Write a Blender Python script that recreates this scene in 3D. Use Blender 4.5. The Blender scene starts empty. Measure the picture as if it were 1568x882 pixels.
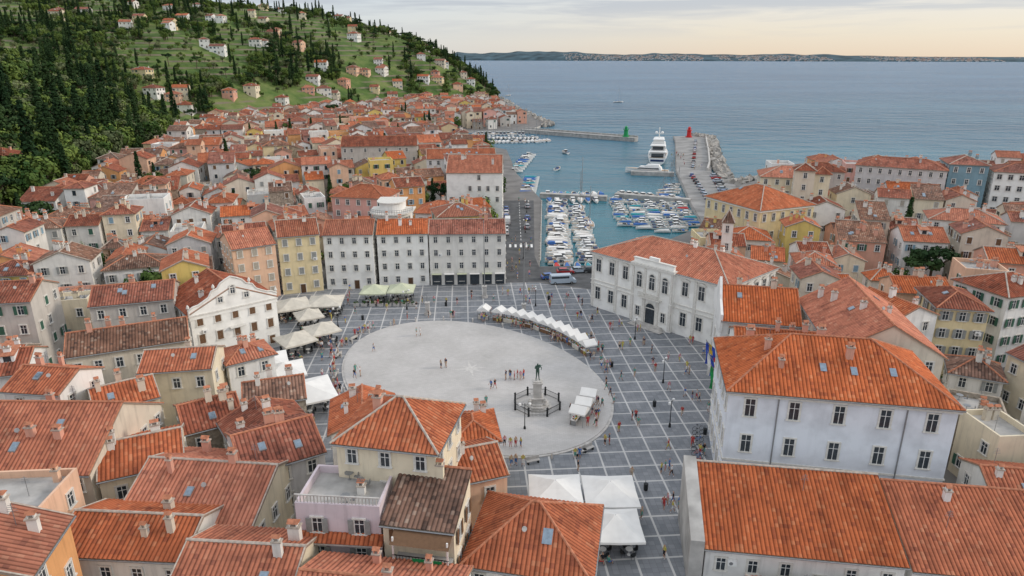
import bpy, math, random
import numpy as np
from mathutils import Vector, Matrix, noise
R=random.Random(11)
scene=bpy.context.scene
COL=scene.collection
pi=math.pi
# ------------------------------------------------------------------ materials
def newmat(name):
    m=bpy.data.materials.new(name); m.use_nodes=True
    nt=m.node_tree; b=nt.nodes['Principled BSDF']
    b.inputs['Specular IOR Level'].default_value=0.25
    return m,nt,b
def N(nt,t,**kw):
    n=nt.nodes.new(t)
    for k,v in kw.items(): setattr(n,k,v)
    return n
def ramp(nt,stops):
    r=N(nt,'ShaderNodeValToRGB'); e=r.color_ramp.elements
    while len(e)<len(stops): e.new(0.5)
    for i,(p,c) in enumerate(stops):
        e[i].position=p; e[i].color=(c[0],c[1],c[2],1)
    return r
def plain(name,c,rough=0.6,metal=0,var=0.12,scale=3.0,spec=0.25):
    m,nt,b=newmat(name)
    tc=N(nt,'ShaderNodeTexCoord'); no=N(nt,'ShaderNodeTexNoise'); no.inputs['Scale'].default_value=scale; no.inputs['Detail'].default_value=4
    nt.links.new(tc.outputs['Object'],no.inputs['Vector'])
    r=ramp(nt,[(0.3,[x*(1-var) for x in c]),(0.7,[min(1,x*(1+var)) for x in c])])
    nt.links.new(no.outputs['Fac'],r.inputs['Fac']); nt.links.new(r.outputs['Color'],b.inputs['Base Color'])
    b.inputs['Roughness'].default_value=rough; b.inputs['Metallic'].default_value=metal; b.inputs['Specular IOR Level'].default_value=spec
    return m
def plaster(name,c,stain=0.45,deep=.58):
    m,nt,b=newmat(name); L=nt.links
    tc=N(nt,'ShaderNodeTexCoord'); oi=N(nt,'ShaderNodeObjectInfo')
    ad=N(nt,'ShaderNodeVectorMath',operation='ADD'); L.new(tc.outputs['Object'],ad.inputs[0]); L.new(oi.outputs['Location'],ad.inputs[1])
    mp=N(nt,'ShaderNodeMapping'); mp.inputs['Scale'].default_value=(1.5,1.5,0.16); L.new(ad.outputs[0],mp.inputs['Vector'])
    n1=N(nt,'ShaderNodeTexNoise'); n1.inputs['Scale'].default_value=1.0; n1.inputs['Detail'].default_value=6; n1.inputs['Roughness'].default_value=0.65
    L.new(mp.outputs[0],n1.inputs['Vector'])
    n2=N(nt,'ShaderNodeTexNoise'); n2.inputs['Scale'].default_value=0.45; n2.inputs['Detail'].default_value=6; L.new(ad.outputs[0],n2.inputs['Vector'])
    dk=[x*deep for x in c]
    r1=ramp(nt,[(0.30,dk),(0.50,c)]); L.new(n1.outputs['Fac'],r1.inputs['Fac'])
    r2=ramp(nt,[(0.30,[x*0.80 for x in c]),(0.55,[min(.9,x*1.05) for x in c])]); L.new(n2.outputs['Fac'],r2.inputs['Fac'])
    mx=N(nt,'ShaderNodeMixRGB'); mx.inputs[0].default_value=1-stain; L.new(r1.outputs[0],mx.inputs[1]); L.new(r2.outputs[0],mx.inputs[2])
    L.new(mx.outputs[0],b.inputs['Base Color']); b.inputs['Roughness'].default_value=0.92
    n3=N(nt,'ShaderNodeTexNoise'); n3.inputs['Scale'].default_value=9; n3.inputs['Detail'].default_value=4; L.new(tc.outputs['Object'],n3.inputs['Vector'])
    bp=N(nt,'ShaderNodeBump'); bp.inputs['Strength'].default_value=0.25; bp.inputs['Distance'].default_value=0.03; L.new(n3.outputs['Fac'],bp.inputs['Height']); L.new(bp.outputs[0],b.inputs['Normal'])
    return m
def stonewall(name,c):
    m,nt,b=newmat(name); L=nt.links
    tc=N(nt,'ShaderNodeTexCoord'); v=N(nt,'ShaderNodeTexVoronoi'); v.inputs['Scale'].default_value=2.6
    L.new(tc.outputs['Object'],v.inputs['Vector'])
    r=ramp(nt,[(0.0,[x*0.55 for x in c]),(1,[x*1.15 for x in c])]); L.new(v.outputs['Color'],r.inputs['Fac'])
    L.new(r.outputs[0],b.inputs['Base Color']); b.inputs['Roughness'].default_value=0.95
    bp=N(nt,'ShaderNodeBump'); bp.inputs['Strength'].default_value=0.6; bp.inputs['Distance'].default_value=0.08; L.new(v.outputs['Distance'],bp.inputs['Height']); L.new(bp.outputs[0],b.inputs['Normal'])
    return m
PER=0.42
def rooftile(name,ca,cb,cc,bump,mott):
    m,nt,b=newmat(name); L=nt.links
    uv=N(nt,'ShaderNodeUVMap'); uv.uv_map='UVMap'
    oi=N(nt,'ShaderNodeObjectInfo')
    sc=N(nt,'ShaderNodeVectorMath',operation='MULTIPLY'); sc.inputs[1].default_value=(1/PER,1/0.45,1); L.new(uv.outputs[0],sc.inputs[0])
    fl=N(nt,'ShaderNodeVectorMath',operation='FLOOR'); L.new(sc.outputs[0],fl.inputs[0])
    wn=N(nt,'ShaderNodeTexWhiteNoise',noise_dimensions='3D'); ad0=N(nt,'ShaderNodeVectorMath',operation='ADD'); L.new(fl.outputs[0],ad0.inputs[0]); L.new(oi.outputs['Location'],ad0.inputs[1]); L.new(ad0.outputs[0],wn.inputs['Vector'])
    tc=N(nt,'ShaderNodeTexCoord')
    ad=N(nt,'ShaderNodeVectorMath',operation='ADD'); L.new(tc.outputs['Object'],ad.inputs[0]); L.new(oi.outputs['Location'],ad.inputs[1])
    n1=N(nt,'ShaderNodeTexNoise'); n1.inputs['Scale'].default_value=0.38; n1.inputs['Detail'].default_value=7; n1.inputs['Roughness'].default_value=0.64; L.new(ad.outputs[0],n1.inputs['Vector'])
    r=ramp(nt,[(0.0,cb),(0.2,ca),(0.85,[x*1.06 for x in ca]),(1.0,cc)]); L.new(wn.outputs['Value'],r.inputs['Fac'])
    r2=ramp(nt,[(0.32,[0.40,0.39,0.41]),(0.58,[1.0,1.0,1.0])]); L.new(n1.outputs['Fac'],r2.inputs['Fac'])
    mx=N(nt,'ShaderNodeMixRGB'); mx.blend_type='MULTIPLY'; mx.inputs[0].default_value=mott; L.new(r.outputs[0],mx.inputs[1]); L.new(r2.outputs[0],mx.inputs[2])
    # rain streaks running down the slope
    ms=N(nt,'ShaderNodeMapping'); ms.inputs['Scale'].default_value=(1.1,.12,1); L.new(uv.outputs[0],ms.inputs['Vector']); as_=N(nt,'ShaderNodeVectorMath',operation='ADD'); L.new(ms.outputs[0],as_.inputs[0]); L.new(oi.outputs['Location'],as_.inputs[1])
    n4=N(nt,'ShaderNodeTexNoise'); n4.inputs['Scale'].default_value=1.0; n4.inputs['Detail'].default_value=4; L.new(as_.outputs[0],n4.inputs['Vector'])
    r4=ramp(nt,[(0.36,(.52,.50,.50)),(0.52,(1,1,1))]); L.new(n4.outputs['Fac'],r4.inputs['Fac'])
    mx4=N(nt,'ShaderNodeMixRGB'); mx4.blend_type='MULTIPLY'; mx4.inputs[0].default_value=.55; L.new(mx.outputs[0],mx4.inputs[1]); L.new(r4.outputs[0],mx4.inputs[2])
    hv=N(nt,'ShaderNodeHueSaturation')
    mr=N(nt,'ShaderNodeMapRange'); mr.inputs['To Min'].default_value=0.74; mr.inputs['To Max'].default_value=1.14; L.new(oi.outputs['Random'],mr.inputs['Value']); L.new(mr.outputs[0],hv.inputs['Value'])
    ml=N(nt,'ShaderNodeMath',operation='MULTIPLY'); ml.inputs[1].default_value=7.31; L.new(oi.outputs['Random'],ml.inputs[0]); fr0=N(nt,'ShaderNodeMath',operation='FRACT'); L.new(ml.outputs[0],fr0.inputs[0])
    mr2=N(nt,'ShaderNodeMapRange'); mr2.inputs['To Min'].default_value=0.86; mr2.inputs['To Max'].default_value=1.06; L.new(fr0.outputs[0],mr2.inputs['Value']); L.new(mr2.outputs[0],hv.inputs['Saturation'])
    L.new(mx4.outputs[0],hv.inputs['Color'])
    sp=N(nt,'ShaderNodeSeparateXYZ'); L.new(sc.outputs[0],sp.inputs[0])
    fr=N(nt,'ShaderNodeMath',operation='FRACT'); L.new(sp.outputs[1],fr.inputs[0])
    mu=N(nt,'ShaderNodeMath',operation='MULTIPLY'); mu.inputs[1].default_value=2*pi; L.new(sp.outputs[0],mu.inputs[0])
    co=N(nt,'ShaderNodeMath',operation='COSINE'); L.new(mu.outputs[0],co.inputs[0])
    # painted shade, with some dirt, darkens the channel tiles between the barrels
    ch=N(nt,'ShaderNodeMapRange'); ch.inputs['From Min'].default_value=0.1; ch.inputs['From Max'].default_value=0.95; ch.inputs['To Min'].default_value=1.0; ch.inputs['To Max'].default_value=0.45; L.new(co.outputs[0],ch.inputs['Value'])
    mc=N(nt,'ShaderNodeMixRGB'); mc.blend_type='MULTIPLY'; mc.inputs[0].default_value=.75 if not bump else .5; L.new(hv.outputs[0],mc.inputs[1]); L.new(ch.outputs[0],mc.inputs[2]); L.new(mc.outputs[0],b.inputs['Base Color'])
    b.inputs['Roughness'].default_value=0.88
    m2=N(nt,'ShaderNodeMath',operation='MULTIPLY'); m2.inputs[1].default_value=-1.0 if bump else 0.0; L.new(co.outputs[0],m2.inputs[0])
    m3=N(nt,'ShaderNodeMath',operation='MULTIPLY'); m3.inputs[1].default_value=-0.7; L.new(fr.outputs[0],m3.inputs[0])
    sm=N(nt,'ShaderNodeMath',operation='ADD'); L.new(m2.outputs[0],sm.inputs[0]); L.new(m3.outputs[0],sm.inputs[1])
    bp=N(nt,'ShaderNodeBump'); bp.inputs['Strength'].default_value=0.8; bp.inputs['Distance'].default_value=0.05; L.new(sm.outputs[0],bp.inputs['Height']); L.new(bp.outputs[0],b.inputs['Normal'])
    return m
OR=((0.53,0.155,0.066),(0.37,0.105,0.052),(0.62,0.24,0.12))
RD=((0.37,0.118,0.068),(0.20,0.075,0.05),(0.47,0.21,0.135))
MO=((0.31,0.165,0.11),(0.14,0.085,0.065),(0.50,0.35,0.26))
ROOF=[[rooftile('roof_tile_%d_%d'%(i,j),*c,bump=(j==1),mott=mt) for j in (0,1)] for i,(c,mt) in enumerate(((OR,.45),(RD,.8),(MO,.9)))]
RIDGE=plain('ridge_tile',(0.46,0.19,0.11),0.9,var=0.3)
MORTAR=plain('mortar',(0.46,0.40,0.34),0.95,var=0.25)
SOFFIT=plain('soffit_wood',(0.30,0.25,0.20),0.9)
WC=[(0.76,0.74,0.69),(0.82,0.81,0.78),(0.78,0.69,0.52),(0.74,0.62,0.38),(0.76,0.50,0.35),(0.70,0.38,0.28),(0.70,0.54,0.18),(0.58,0.54,0.49),(0.68,0.61,0.50),(0.60,0.59,0.58),(0.66,0.57,0.60),(0.72,0.37,0.16)]
WALL=[plaster('plaster_%d'%i,c) for i,c in enumerate(WC)]
STONE=stonewall('rubble_stone',(0.42,0.36,0.29))
WALL.append(STONE) #12
WALL.append(plaster('teal_plaster',(0.24,0.37,0.43))) #13
WALL.append(plaster('bluewhite_plaster',(0.74,0.77,0.82),0.25,.8)) #14
WALL.append(plaster('pink_plaster',(0.72,0.42,0.36))) #15
WALL.append(plaster('fresh_white_plaster',(0.86,0.85,0.81),.2,.8)) #16
FRAME=plain('window_stone',(0.68,0.66,0.61),0.8)
GLASS=plain('window_glass',(0.035,0.045,0.055),0.12,var=0.3,spec=0.6)
SHUT=[plain('shutter_%d'%i,c,0.7) for i,c in enumerate([(0.05,0.13,0.09),(0.16,0.09,0.05),(0.28,0.29,0.28),(0.22,0.34,0.42),(0.42,0.38,0.32)])]
DOOR=plain('door_wood',(0.10,0.055,0.03),0.6)
WHITE=plain('white_paint',(0.80,0.80,0.78),0.5,var=0.04)
DISH=plain('dish_grey',(0.42,0.42,0.41),0.6)
CANVAS=plain('canvas_white',(0.78,0.77,0.74),0.9,var=0.06,scale=0.8)
CANVASB=plain('canvas_beige',(0.60,0.56,0.48),0.9,var=0.12,scale=0.8)
CANVASG=plain('canvas_olive',(0.55,0.58,0.42),0.9,var=0.1,scale=0.8)
METAL=plain('grey_metal',(0.30,0.31,0.32),0.45,0.6)
DARK=plain('dark_iron',(0.03,0.033,0.035),0.5,0.3)
BRONZE=plain('bronze_patina',(0.06,0.11,0.09),0.5,0.5,var=0.3)
PSTONE=plain('pale_stone',(0.50,0.48,0.45),0.85,var=0.2,scale=1.2)
CONC=plain('concrete',(0.40,0.39,0.37),0.9,var=0.3,scale=0.5)
ASPH=plain('asphalt',(0.10,0.103,0.107),0.9,var=0.3,scale=0.4)
SKYG=plain('skylight_glass',(0.20,0.27,0.34),0.15,var=.2,spec=.8)
def col(name,c,r=0.5): return plain(name,c,r,var=0.05)
RED=col('red_paint',(0.55,0.03,0.03)); GREEN=col('green_paint',(0.02,0.30,0.10)); BLUE=col('blue_canvas',(0.03,0.13,0.40)); NAVY=col('navy_paint',(0.03,0.05,0.13)); TEALC=col('teal_cover',(0.03,0.30,0.36))
TEAK=col('teak_deck',(0.36,0.24,0.14)); SKIN=col('skin',(0.45,0.26,0.18)); YEL=col('yellow_paint',(0.62,0.42,0.05))
# ------------------------------------------------------------------ mesh accumulator
class Acc:
    def __init__(s): s.v=[];s.f=[];s.m=[];s.uv=[]
    def add(s,vs,fs,mi=0,uvs=None):
        o=len(s.v); s.v.extend([tuple(p) for p in vs])
        for k,f in enumerate(fs):
            s.f.append([i+o for i in f]); s.m.append(mi)
            s.uv.append([uvs[i] for i in f] if uvs else None)
    def obox(s,c,u,su,sn,sz,mi=0):
        ux,uy=u; nx,ny=-uy,ux; a,b,h=su/2,sn/2,sz/2; vs=[]
        for dz in (-h,h):
            for i,j in ((-1,-1),(1,-1),(1,1),(-1,1)):
                vs.append((c[0]+ux*a*i+nx*b*j,c[1]+uy*a*i+ny*b*j,c[2]+dz))
        s.add(vs,[(0,3,2,1),(4,5,6,7),(0,1,5,4),(1,2,6,5),(2,3,7,6),(3,0,4,7)],mi)
    def box(s,c,sz,mi=0,rot=0): s.obox(c,(math.cos(rot),math.sin(rot)),sz[0],sz[1],sz[2],mi)
    def tube(s,P,Q,r,n=6,mi=0,r2=None,cap=True):
        P=Vector(P);Q=Vector(Q); d=(Q-P)
        if d.length<1e-6: return
        d.normalize(); a=d.orthogonal().normalized(); b=d.cross(a); r2=r if r2 is None else r2
        vs=[P+(a*math.cos(2*pi*i/n)+b*math.sin(2*pi*i/n))*r for i in range(n)]+[Q+(a*math.cos(2*pi*i/n)+b*math.sin(2*pi*i/n))*r2 for i in range(n)]
        fs=[(i,(i+1)%n,n+(i+1)%n,n+i) for i in range(n)]
        if cap: fs+=[tuple(range(n-1,-1,-1)),tuple(range(n,2*n))]
        s.add(vs,fs,mi)
    def prism(s,poly,z0,z1,mi=0,top=True,bottom=False):
        n=len(poly); vs=[(x,y,z0) for x,y in poly]+[(x,y,z1) for x,y in poly]
        fs=[(i,(i+1)%n,n+(i+1)%n,n+i) for i in range(n)]
        if top: fs.append(tuple(range(n,2*n)))
        if bottom: fs.append(tuple(range(n-1,-1,-1)))
        s.add(vs,fs,mi)
    def lathe(s,c,prof,n=12,mi=0):
        vs=[];fs=[]
        for r,z in prof:
            for i in range(n): vs.append((c[0]+r*math.cos(2*pi*i/n),c[1]+r*math.sin(2*pi*i/n),c[2]+z))
        for k in range(len(prof)-1):
            for i in range(n): fs.append((k*n+i,k*n+(i+1)%n,(k+1)*n+(i+1)%n,(k+1)*n+i))
        fs.append(tuple(range((len(prof)-1)*n,len(prof)*n)))
        s.add(vs,fs,mi)
    def mesh(s,name,mats,smooth=False):
        me=bpy.data.meshes.new(name); me.from_pydata(s.v,[],s.f)
        for m in mats: me.materials.append(m)
        me.polygons.foreach_set('material_index',s.m)
        if any(u is not None for u in s.uv):
            l=me.uv_layers.new(name='UVMap'); flat=[]
            for f,u in zip(s.f,s.uv):
                if u is None: flat.extend([0.0]*(2*len(f)))
                else:
                    for a in u: flat.extend((a[0],a[1]))
            l.data.foreach_set('uv',flat)
        if smooth: me.polygons.foreach_set('use_smooth',[True]*len(s.f))
        me.update(); return me
def obj(name,me,parent=None,loc=(0,0,0),rot=0,scale=None):
    o=bpy.data.objects.new(name,me); COL.objects.link(o)
    if parent: o.parent=parent
    o.location=loc; o.rotation_euler=(0,0,rot)
    if scale: o.scale=scale
    return o
def empty(name,loc=(0,0,0),rot=0):
    e=obj(name,None,None,loc,rot); e.empty_display_size=0.5; return e
# ------------------------------------------------------------------ roofs
def slope(acc,A,B,C,D,corr=True,mi=0,thick=0.16,smi=1):
    A,B,C,D=map(Vector,(A,B,C,D)); u=(B-A); L=u.length; u.normalize()
    n=u.cross(((C+D)/2-A)).normalized()
    if n.z<0: n=-n
    v=n.cross(u)
    if v.dot((C+D)/2-A)<0: v=-v
    ud=(D-A).dot(u); uc=(C-A).dot(u); vt=(D-A).dot(v)
    def vm(t):
        if t<ud and ud>1e-4: return vt*t/ud
        if t>uc and L-uc>1e-4: return vt*(L-t)/(L-uc)
        return vt
    p=PER
    if corr: us=[i*p/6 for i in range(int(L/(p/6))+1)]+[L]
    else: us=[0,L]
    us=sorted(set([round(t,4) for t in us+[max(0,min(L,ud)),max(0,min(L,uc))]]))
    vs=[];uvs=[];fs=[]
    for t in us:
        off=n*(0.10*abs(math.sin(pi*t/p))**.8 if corr else 0.03)
        m=vm(t); vs+= [A+u*t+off,A+u*t+v*m+off]; uvs+=[(t,0),(t,m)]
    for i in range(len(us)-1): fs.append((2*i,2*i+2,2*i+3,2*i+1))
    acc.add(vs,fs,mi,uvs)
    dn=Vector((0,0,-thick)); q=[A,B,C,D]; lo=[x+dn for x in q]
    if (C-D).length<1e-3: acc.add([A,B,C]+lo[:3],[(3,5,4),(0,1,4,3)],smi)
    else: acc.add(q+lo,[(4,7,6,5),(0,1,5,4),(1,2,6,5),(3,0,4,7)],smi)
def window(acc,p,u,w,h,lod,shut=None,arch=False,mull=True,ped=False):
    nx,ny=u[1],-u[0]
    def at(a,o,z): return (p[0]+u[0]*a+nx*o,p[1]+u[1]*a+ny*o,p[2]+z)
    if lod>=2:
        acc.obox(at(0,0.02,0),u,w+0.3,0.08,h+0.3,0); acc.obox(at(0,0.04,0),u,w,0.08,h,1)
    else:
        fw=0.16
        acc.obox(at(0,0.0,0),u,w,0.04,h,1)
        for sx in (-1,1): acc.obox(at(sx*(w/2+fw/2),0.05,0),u,fw,0.14,h,0)
        acc.obox(at(0,0.06,h/2+fw/2),u,w+2*fw,0.17,fw,0)
        acc.obox(at(0,0.1,-h/2-0.06),u,w+2*fw+0.16,0.26,0.12,0)
        if mull:
            acc.obox(at(0,0.03,0),u,0.06,0.05,h,4)
            acc.obox(at(0,0.032,h*0.15),u,w,0.05,0.05,4)
            for sx in (-1,1): acc.obox(at(sx*(w/2-0.03),0.03,0),u,0.06,0.05,h,4)
        if ped:
            acc.obox(at(0,0.12,h/2+0.32),u,w+0.7,0.34,0.14,0)
            a=at(-(w/2+.35),0.05,h/2+.39);b=at((w/2+.35),0.05,h/2+.39);c=at(0,0.05,h/2+.75);a2=at(-(w/2+.35),0.25,h/2+.39);b2=at((w/2+.35),0.25,h/2+.39);c2=at(0,0.25,h/2+.75)
            acc.add([a,b,c,a2,b2,c2],[(3,4,5),(0,3,5,2),(4,1,2,5)],0)
        if arch:
            n=8; vs=[at(0,0.07,h/2)]+[at(math.cos(pi*i/n)*w/2,0.07,h/2+math.sin(pi*i/n)*w/2) for i in range(n+1)]
            acc.add(vs,[(0,i+1,i+2) for i in range(n)],1)
            for i in range(n):
                t0,t1=pi*i/n,pi*(i+1)/n
                q=[at(math.cos(t)*r,0.12,h/2+math.sin(t)*r) for t,r in ((t0,w/2),(t0,w/2+.22),(t1,w/2+.22),(t1,w/2))]
                acc.add(q,[(0,1,2,3)],0)
    if shut:
        for sx in (-1,1):
            if shut=='open': acc.obox(at(sx*(w/2+w*0.27+.02),0.18 if lod<2 else .07,0),u,w*0.5,0.06,h,2)
            else: acc.obox(at(sx*w/4,0.075,0),u,w/2-0.02,0.05,h-0.04,2)
OBB=[]
def house(name,P1,P2,d,h,roof='gable',rh=None,axis='x',wall=0,rm=0,base=0,lod=None,floors=None,shut=None,chim=None,sky=None,nwin=None,ww=0.95,wh=1.45,skip=0.12,sm=None,fillr=False,g=0.18,o=0.42,ped=False,frame=None,wins='flrb',z0=None,winrows=None):
    P1=Vector(P1);P2=Vector(P2); dv=(P2-P1); w=dv.length; dv.normalize(); nv=Vector((-dv.y,dv.x))
    c=P1+dv*w/2+nv*d/2; rot=math.atan2(dv.y,dv.x); W,D=w/2,d/2
    if not fillr: OBB.append((c.x,c.y,rot,W+0.3,D+0.3))
    dist=c.length
    if lod is None: lod=0 if dist<135 else (1 if dist<230 else 2)
    corr=dist<175
    if rh is None: rh=min(W,D)*0.42 if roof!='gable' else (D if axis=='x' else W)*0.42
    rh=min(rh,4.6)
    E=empty(name,(c.x,c.y,base),rot)
    wa=Acc(); lowz=-3 if z0 is None else z0
    cs=[(-W,-D),(W,-D),(W,D),(-W,D)]
    if roof=='shed':
        hz=[h,h,h+rh,h+rh]
        wa.add([(x,y,lowz) for x,y in cs]+[(x,y,z) for (x,y),z in zip(cs,hz)],[(0,1,5,4),(1,2,6,5),(2,3,7,6),(3,0,4,7)],0)
    else:
        wa.prism(cs,lowz,h,0,top=(roof=='flat'))
        if roof=='gable':
            if axis=='x':
                for sx in (-1,1): wa.add([(sx*W,-D,h),(sx*W,D,h),(sx*W,0,h+rh)],[(0,1,2)],0)
            else:
                for sy in (-1,1): wa.add([(-W,sy*D,h),(W,sy*D,h),(0,sy*D,h+rh)],[(0,1,2)],0)
    ra=Acc(); lift=0.1
    if axis=='y' and roof in('gable',) or (roof=='hip' and D>W):
        RW,RD2=D,W; T=lambda x,y,z:(-y,x,z)
    else: RW,RD2=W,D; T=lambda x,y,z:(x,y,z)
    def caps(P,Q,r=0.15):
        P=Vector(P)+Vector((0,0,.07));Q=Vector(Q)+Vector((0,0,.07))
        ra.tube(P,Q,r,6,2)
    if roof=='gable':
        k=rh/RD2; ze=h-k*o+lift; zt=h+rh+lift; X=RW+g; Y=RD2+o
        slope(ra,T(-X,-Y,ze),T(X,-Y,ze),T(X,0,zt),T(-X,0,zt),corr)
        slope(ra,T(X,Y,ze),T(-X,Y,ze),T(-X,0,zt),T(X,0,zt),corr)
        caps(T(-X,0,zt),T(X,0,zt))
        if lod<2:
            for sx in (-1,1):
                for sy in (-1,1): ra.tube(T(sx*(X-.08),sy*Y,ze+.06),T(sx*(X-.08),0,zt+.06),0.09,5,2)
        if lod<1:
            for sy in(-1,1): ra.tube(T(-X,sy*(Y+.07),ze-.1),T(X,sy*(Y+.07),ze-.1),0.07,6,3)
    elif roof=='hip':
        rl=max(RW-RD2,0.0)+0.01; k=rh/RD2; ze=h-k*o+lift; zt=h+rh+lift; X=RW+o; Y=RD2+o
        slope(ra,T(-X,-Y,ze),T(X,-Y,ze),T(rl,0,zt),T(-rl,0,zt),corr)
        slope(ra,T(X,Y,ze),T(-X,Y,ze),T(-rl,0,zt),T(rl,0,zt),corr)
        slope(ra,T(X,-Y,ze),T(X,Y,ze),T(rl,0,zt),T(rl,0,zt),corr)
        slope(ra,T(-X,Y,ze),T(-X,-Y,ze),T(-rl,0,zt),T(-rl,0,zt),corr)
        caps(T(-rl,0,zt),T(rl,0,zt))
        for sx in(-1,1):
            for sy in(-1,1): caps(T(sx*X,sy*Y,ze),T(sx*rl,0,zt),0.13)
        if lod<1:
            for sy in(-1,1):
                ra.tube((-W-o,sy*(D+o+.07),ze-.1),(W+o,sy*(D+o+.07),ze-.1),0.07,6,3); ra.tube((sy*(W+o+.07),-D-o,ze-.1),(sy*(W+o+.07),D+o,ze-.1),0.07,6,3)
    elif roof=='shed':
        k=rh/d; X=W+g
        slope(ra,(-X,-D-o,h-k*o+lift),(X,-D-o,h-k*o+lift),(X,D+.1,h+rh+lift),(-X,D+.1,h+rh+lift),corr)
        caps((-X,D+.1,h+rh+lift),(X,D+.1,h+rh+lift))
        if lod<1: ra.tube((-X,-D-o-.07,h-k*o),(X,-D-o-.07,h-k*o),0.07,6,3)
    else:
        t=0.25
        for a,b,sx,sy in ((0,-D+t/2,w,t),(0,D-t/2,w,t),(-W+t/2,0,t,d-2*t),(W-t/2,0,t,d-2*t)): ra.box((a,b,h+.4),(sx,sy,0.8),1)
        ra.box((0,0,h+.03),(w-2*t,d-2*t,0.06),4)
        if lod<2 and R.random()<.7:
            for _ in range(3):
                x,y=R.uniform(-W+1,W-1),R.uniform(-D+1,D-1); ra.lathe((x,y,h+.06),[(.2,0),(.03,.05),(.03,.7),(.45,.72),(.45,.76)],8,3)
                ra.box((x+.7,y,h+.45),(.4,.4,.05),3); ra.box((x+.9,y,h+.65),(.05,.4,.45),3)
    def rz(x,y):
        if roof=='flat': return h
        if roof=='shed': return h+rh*(y+D)/d
        a,b=(x,y) if T(1,0,0)[0]==1 else (y,x)
        zz=h+rh*(1-abs(b)/RD2)
        if roof=='hip':
            e=(RW-abs(a))/max(RD2,.1); zz=min(zz,h+rh*e)
        return zz
    if chim is None: chim=R.choice([1,2,3,3,4]) if lod<2 else R.choice([0,1,1,2])
    if sky is None: sky=R.choice([0,0,1,2]) if lod<2 else R.choice([0,0,0,1])
    ca=Acc()
    for _ in range(chim):
        x=R.uniform(-W*.75,W*.75);y=R.uniform(-D*.6,D*.75); z=rz(x,y); s=R.uniform(.42,.65); s2=s*R.uniform(1,1.7); H=R.uniform(.9,1.6)
        ca.box((x,y,z+H/2-.3),(s2,s,H+.6),0)
        ca.box((x,y,z+H+.06),(s2+.18,s+.18,.12),1)
        if lod<2:
            for sx in(-1,1): ca.obox((x+sx*s2*.3,y,z+H+.3),(1,0),.1,s*.8,.36,0)
            ca.add([(x-s2*.5,y-s*.6,z+H+.46),(x+s2*.5,y-s*.6,z+H+.46),(x+s2*.5,y+s*.6,z+H+.46),(x-s2*.5,y+s*.6,z+H+.46),(x-s2*.5,y,z+H+.72),(x+s2*.5,y,z+H+.72)],[(0,1,5,4),(2,3,4,5),(0,4,3),(1,2,5)],2)
    if lod<2 and R.random()<0.6:
        x=R.uniform(-W*.6,W*.6);y=R.uniform(-D*.3,D*.6); z=rz(x,y)
        ca.tube((x,y,z-.3),(x,y,z+2.2),0.03,5,3)
        for k in range(4): ca.box((x,y,z+1.5+.18*k),(.8-.1*k,.025,.025),3)
    if lod<2 and R.random()<0.35:
        x=R.uniform(-W*.6,W*.6);y=-D*.5; z=rz(x,y)
        ca.tube((x,y,z-.2),(x,y,z+.7),0.03,5,3); ca.tube((x,y-.05,z+.7),(x+.05,y-.12,z+.73),.25,10,8)
    if lod<1 and R.random()<.5:
        x=R.choice((-1,1))*W*.72; z=h*.62+R.uniform(-.6,.6); ca.box((x,-D-.2,z),(.85,.36,.6),4); ca.tube((x-.12,-D-.385,z),(x-.12,-D-.39,z),.2,10,3)
    if fillr and lod<2 and roof=='gable' and axis=='x' and R.random()<.4:
        x=R.uniform(-W*.5,W*.5); y=-D*.55; z=rz(x,y); yb=-D*.05
        ca.box((x,(y+yb)/2,z+.5),(1.7,yb-y,1.3),0); ca.add([(x-1.05,y-.3,z+1.1),(x+1.05,y-.3,z+1.1),(x+1.05,yb+.4,z+1.55),(x-1.05,yb+.4,z+1.55),(x-1.05,y-.3,z+1.22),(x+1.05,y-.3,z+1.22),(x+1.05,yb+.4,z+1.67),(x-1.05,yb+.4,z+1.67)],[(4,5,6,7),(0,1,5,4),(1,2,6,5),(3,0,4,7)],2)
        ca.box((x,y-.01,z+.6),(.9,.05,.75),6)
    for _ in range(sky):
        if roof=='flat': break
        x=R.uniform(-W*.55,W*.55);y=R.uniform(-D*.7,-D*.3) if (roof=='shed' or T(1,0,0)[0]==1) else 0
        if T(1,0,0)[0]!=1: x=R.choice((-1,1))*W*R.uniform(.35,.65); y=R.uniform(-D*.5,D*.5)
        e=0.38
        def pt(dx,dy,up): return (x+dx,y+dy,rz(x+dx,y+dy)+lift+up)
        q=[pt(-e,-e*1.3,.2),pt(e,-e*1.3,.2),pt(e,e*1.3,.2),pt(-e,e*1.3,.2)]; qb=[pt(-e,-e*1.3,-.1),pt(e,-e*1.3,-.1),pt(e,e*1.3,-.1),pt(-e,e*1.3,-.1)]
        ca.add(q+qb,[(0,1,5,4),(1,2,6,5),(2,3,7,6),(3,0,4,7),(0,1,2,3)],5)
        e2=.3; q=[pt(-e2,-e2*1.4,.215),pt(e2,-e2*1.4,.215),pt(e2,e2*1.4,.215),pt(-e2,e2*1.4,.215)]; ca.add(q,[(0,1,2,3)],7)
    wi=Acc()
    if floors is None: floors=max(2,int(h/3.1))
    fh=h/floors
    sides={'f':((0,-D),(1,0),w),'r':((W,0),(0,1),d),'l':((-W,0),(0,-1),d),'b':((0,D),(-1,0),w)}
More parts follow.
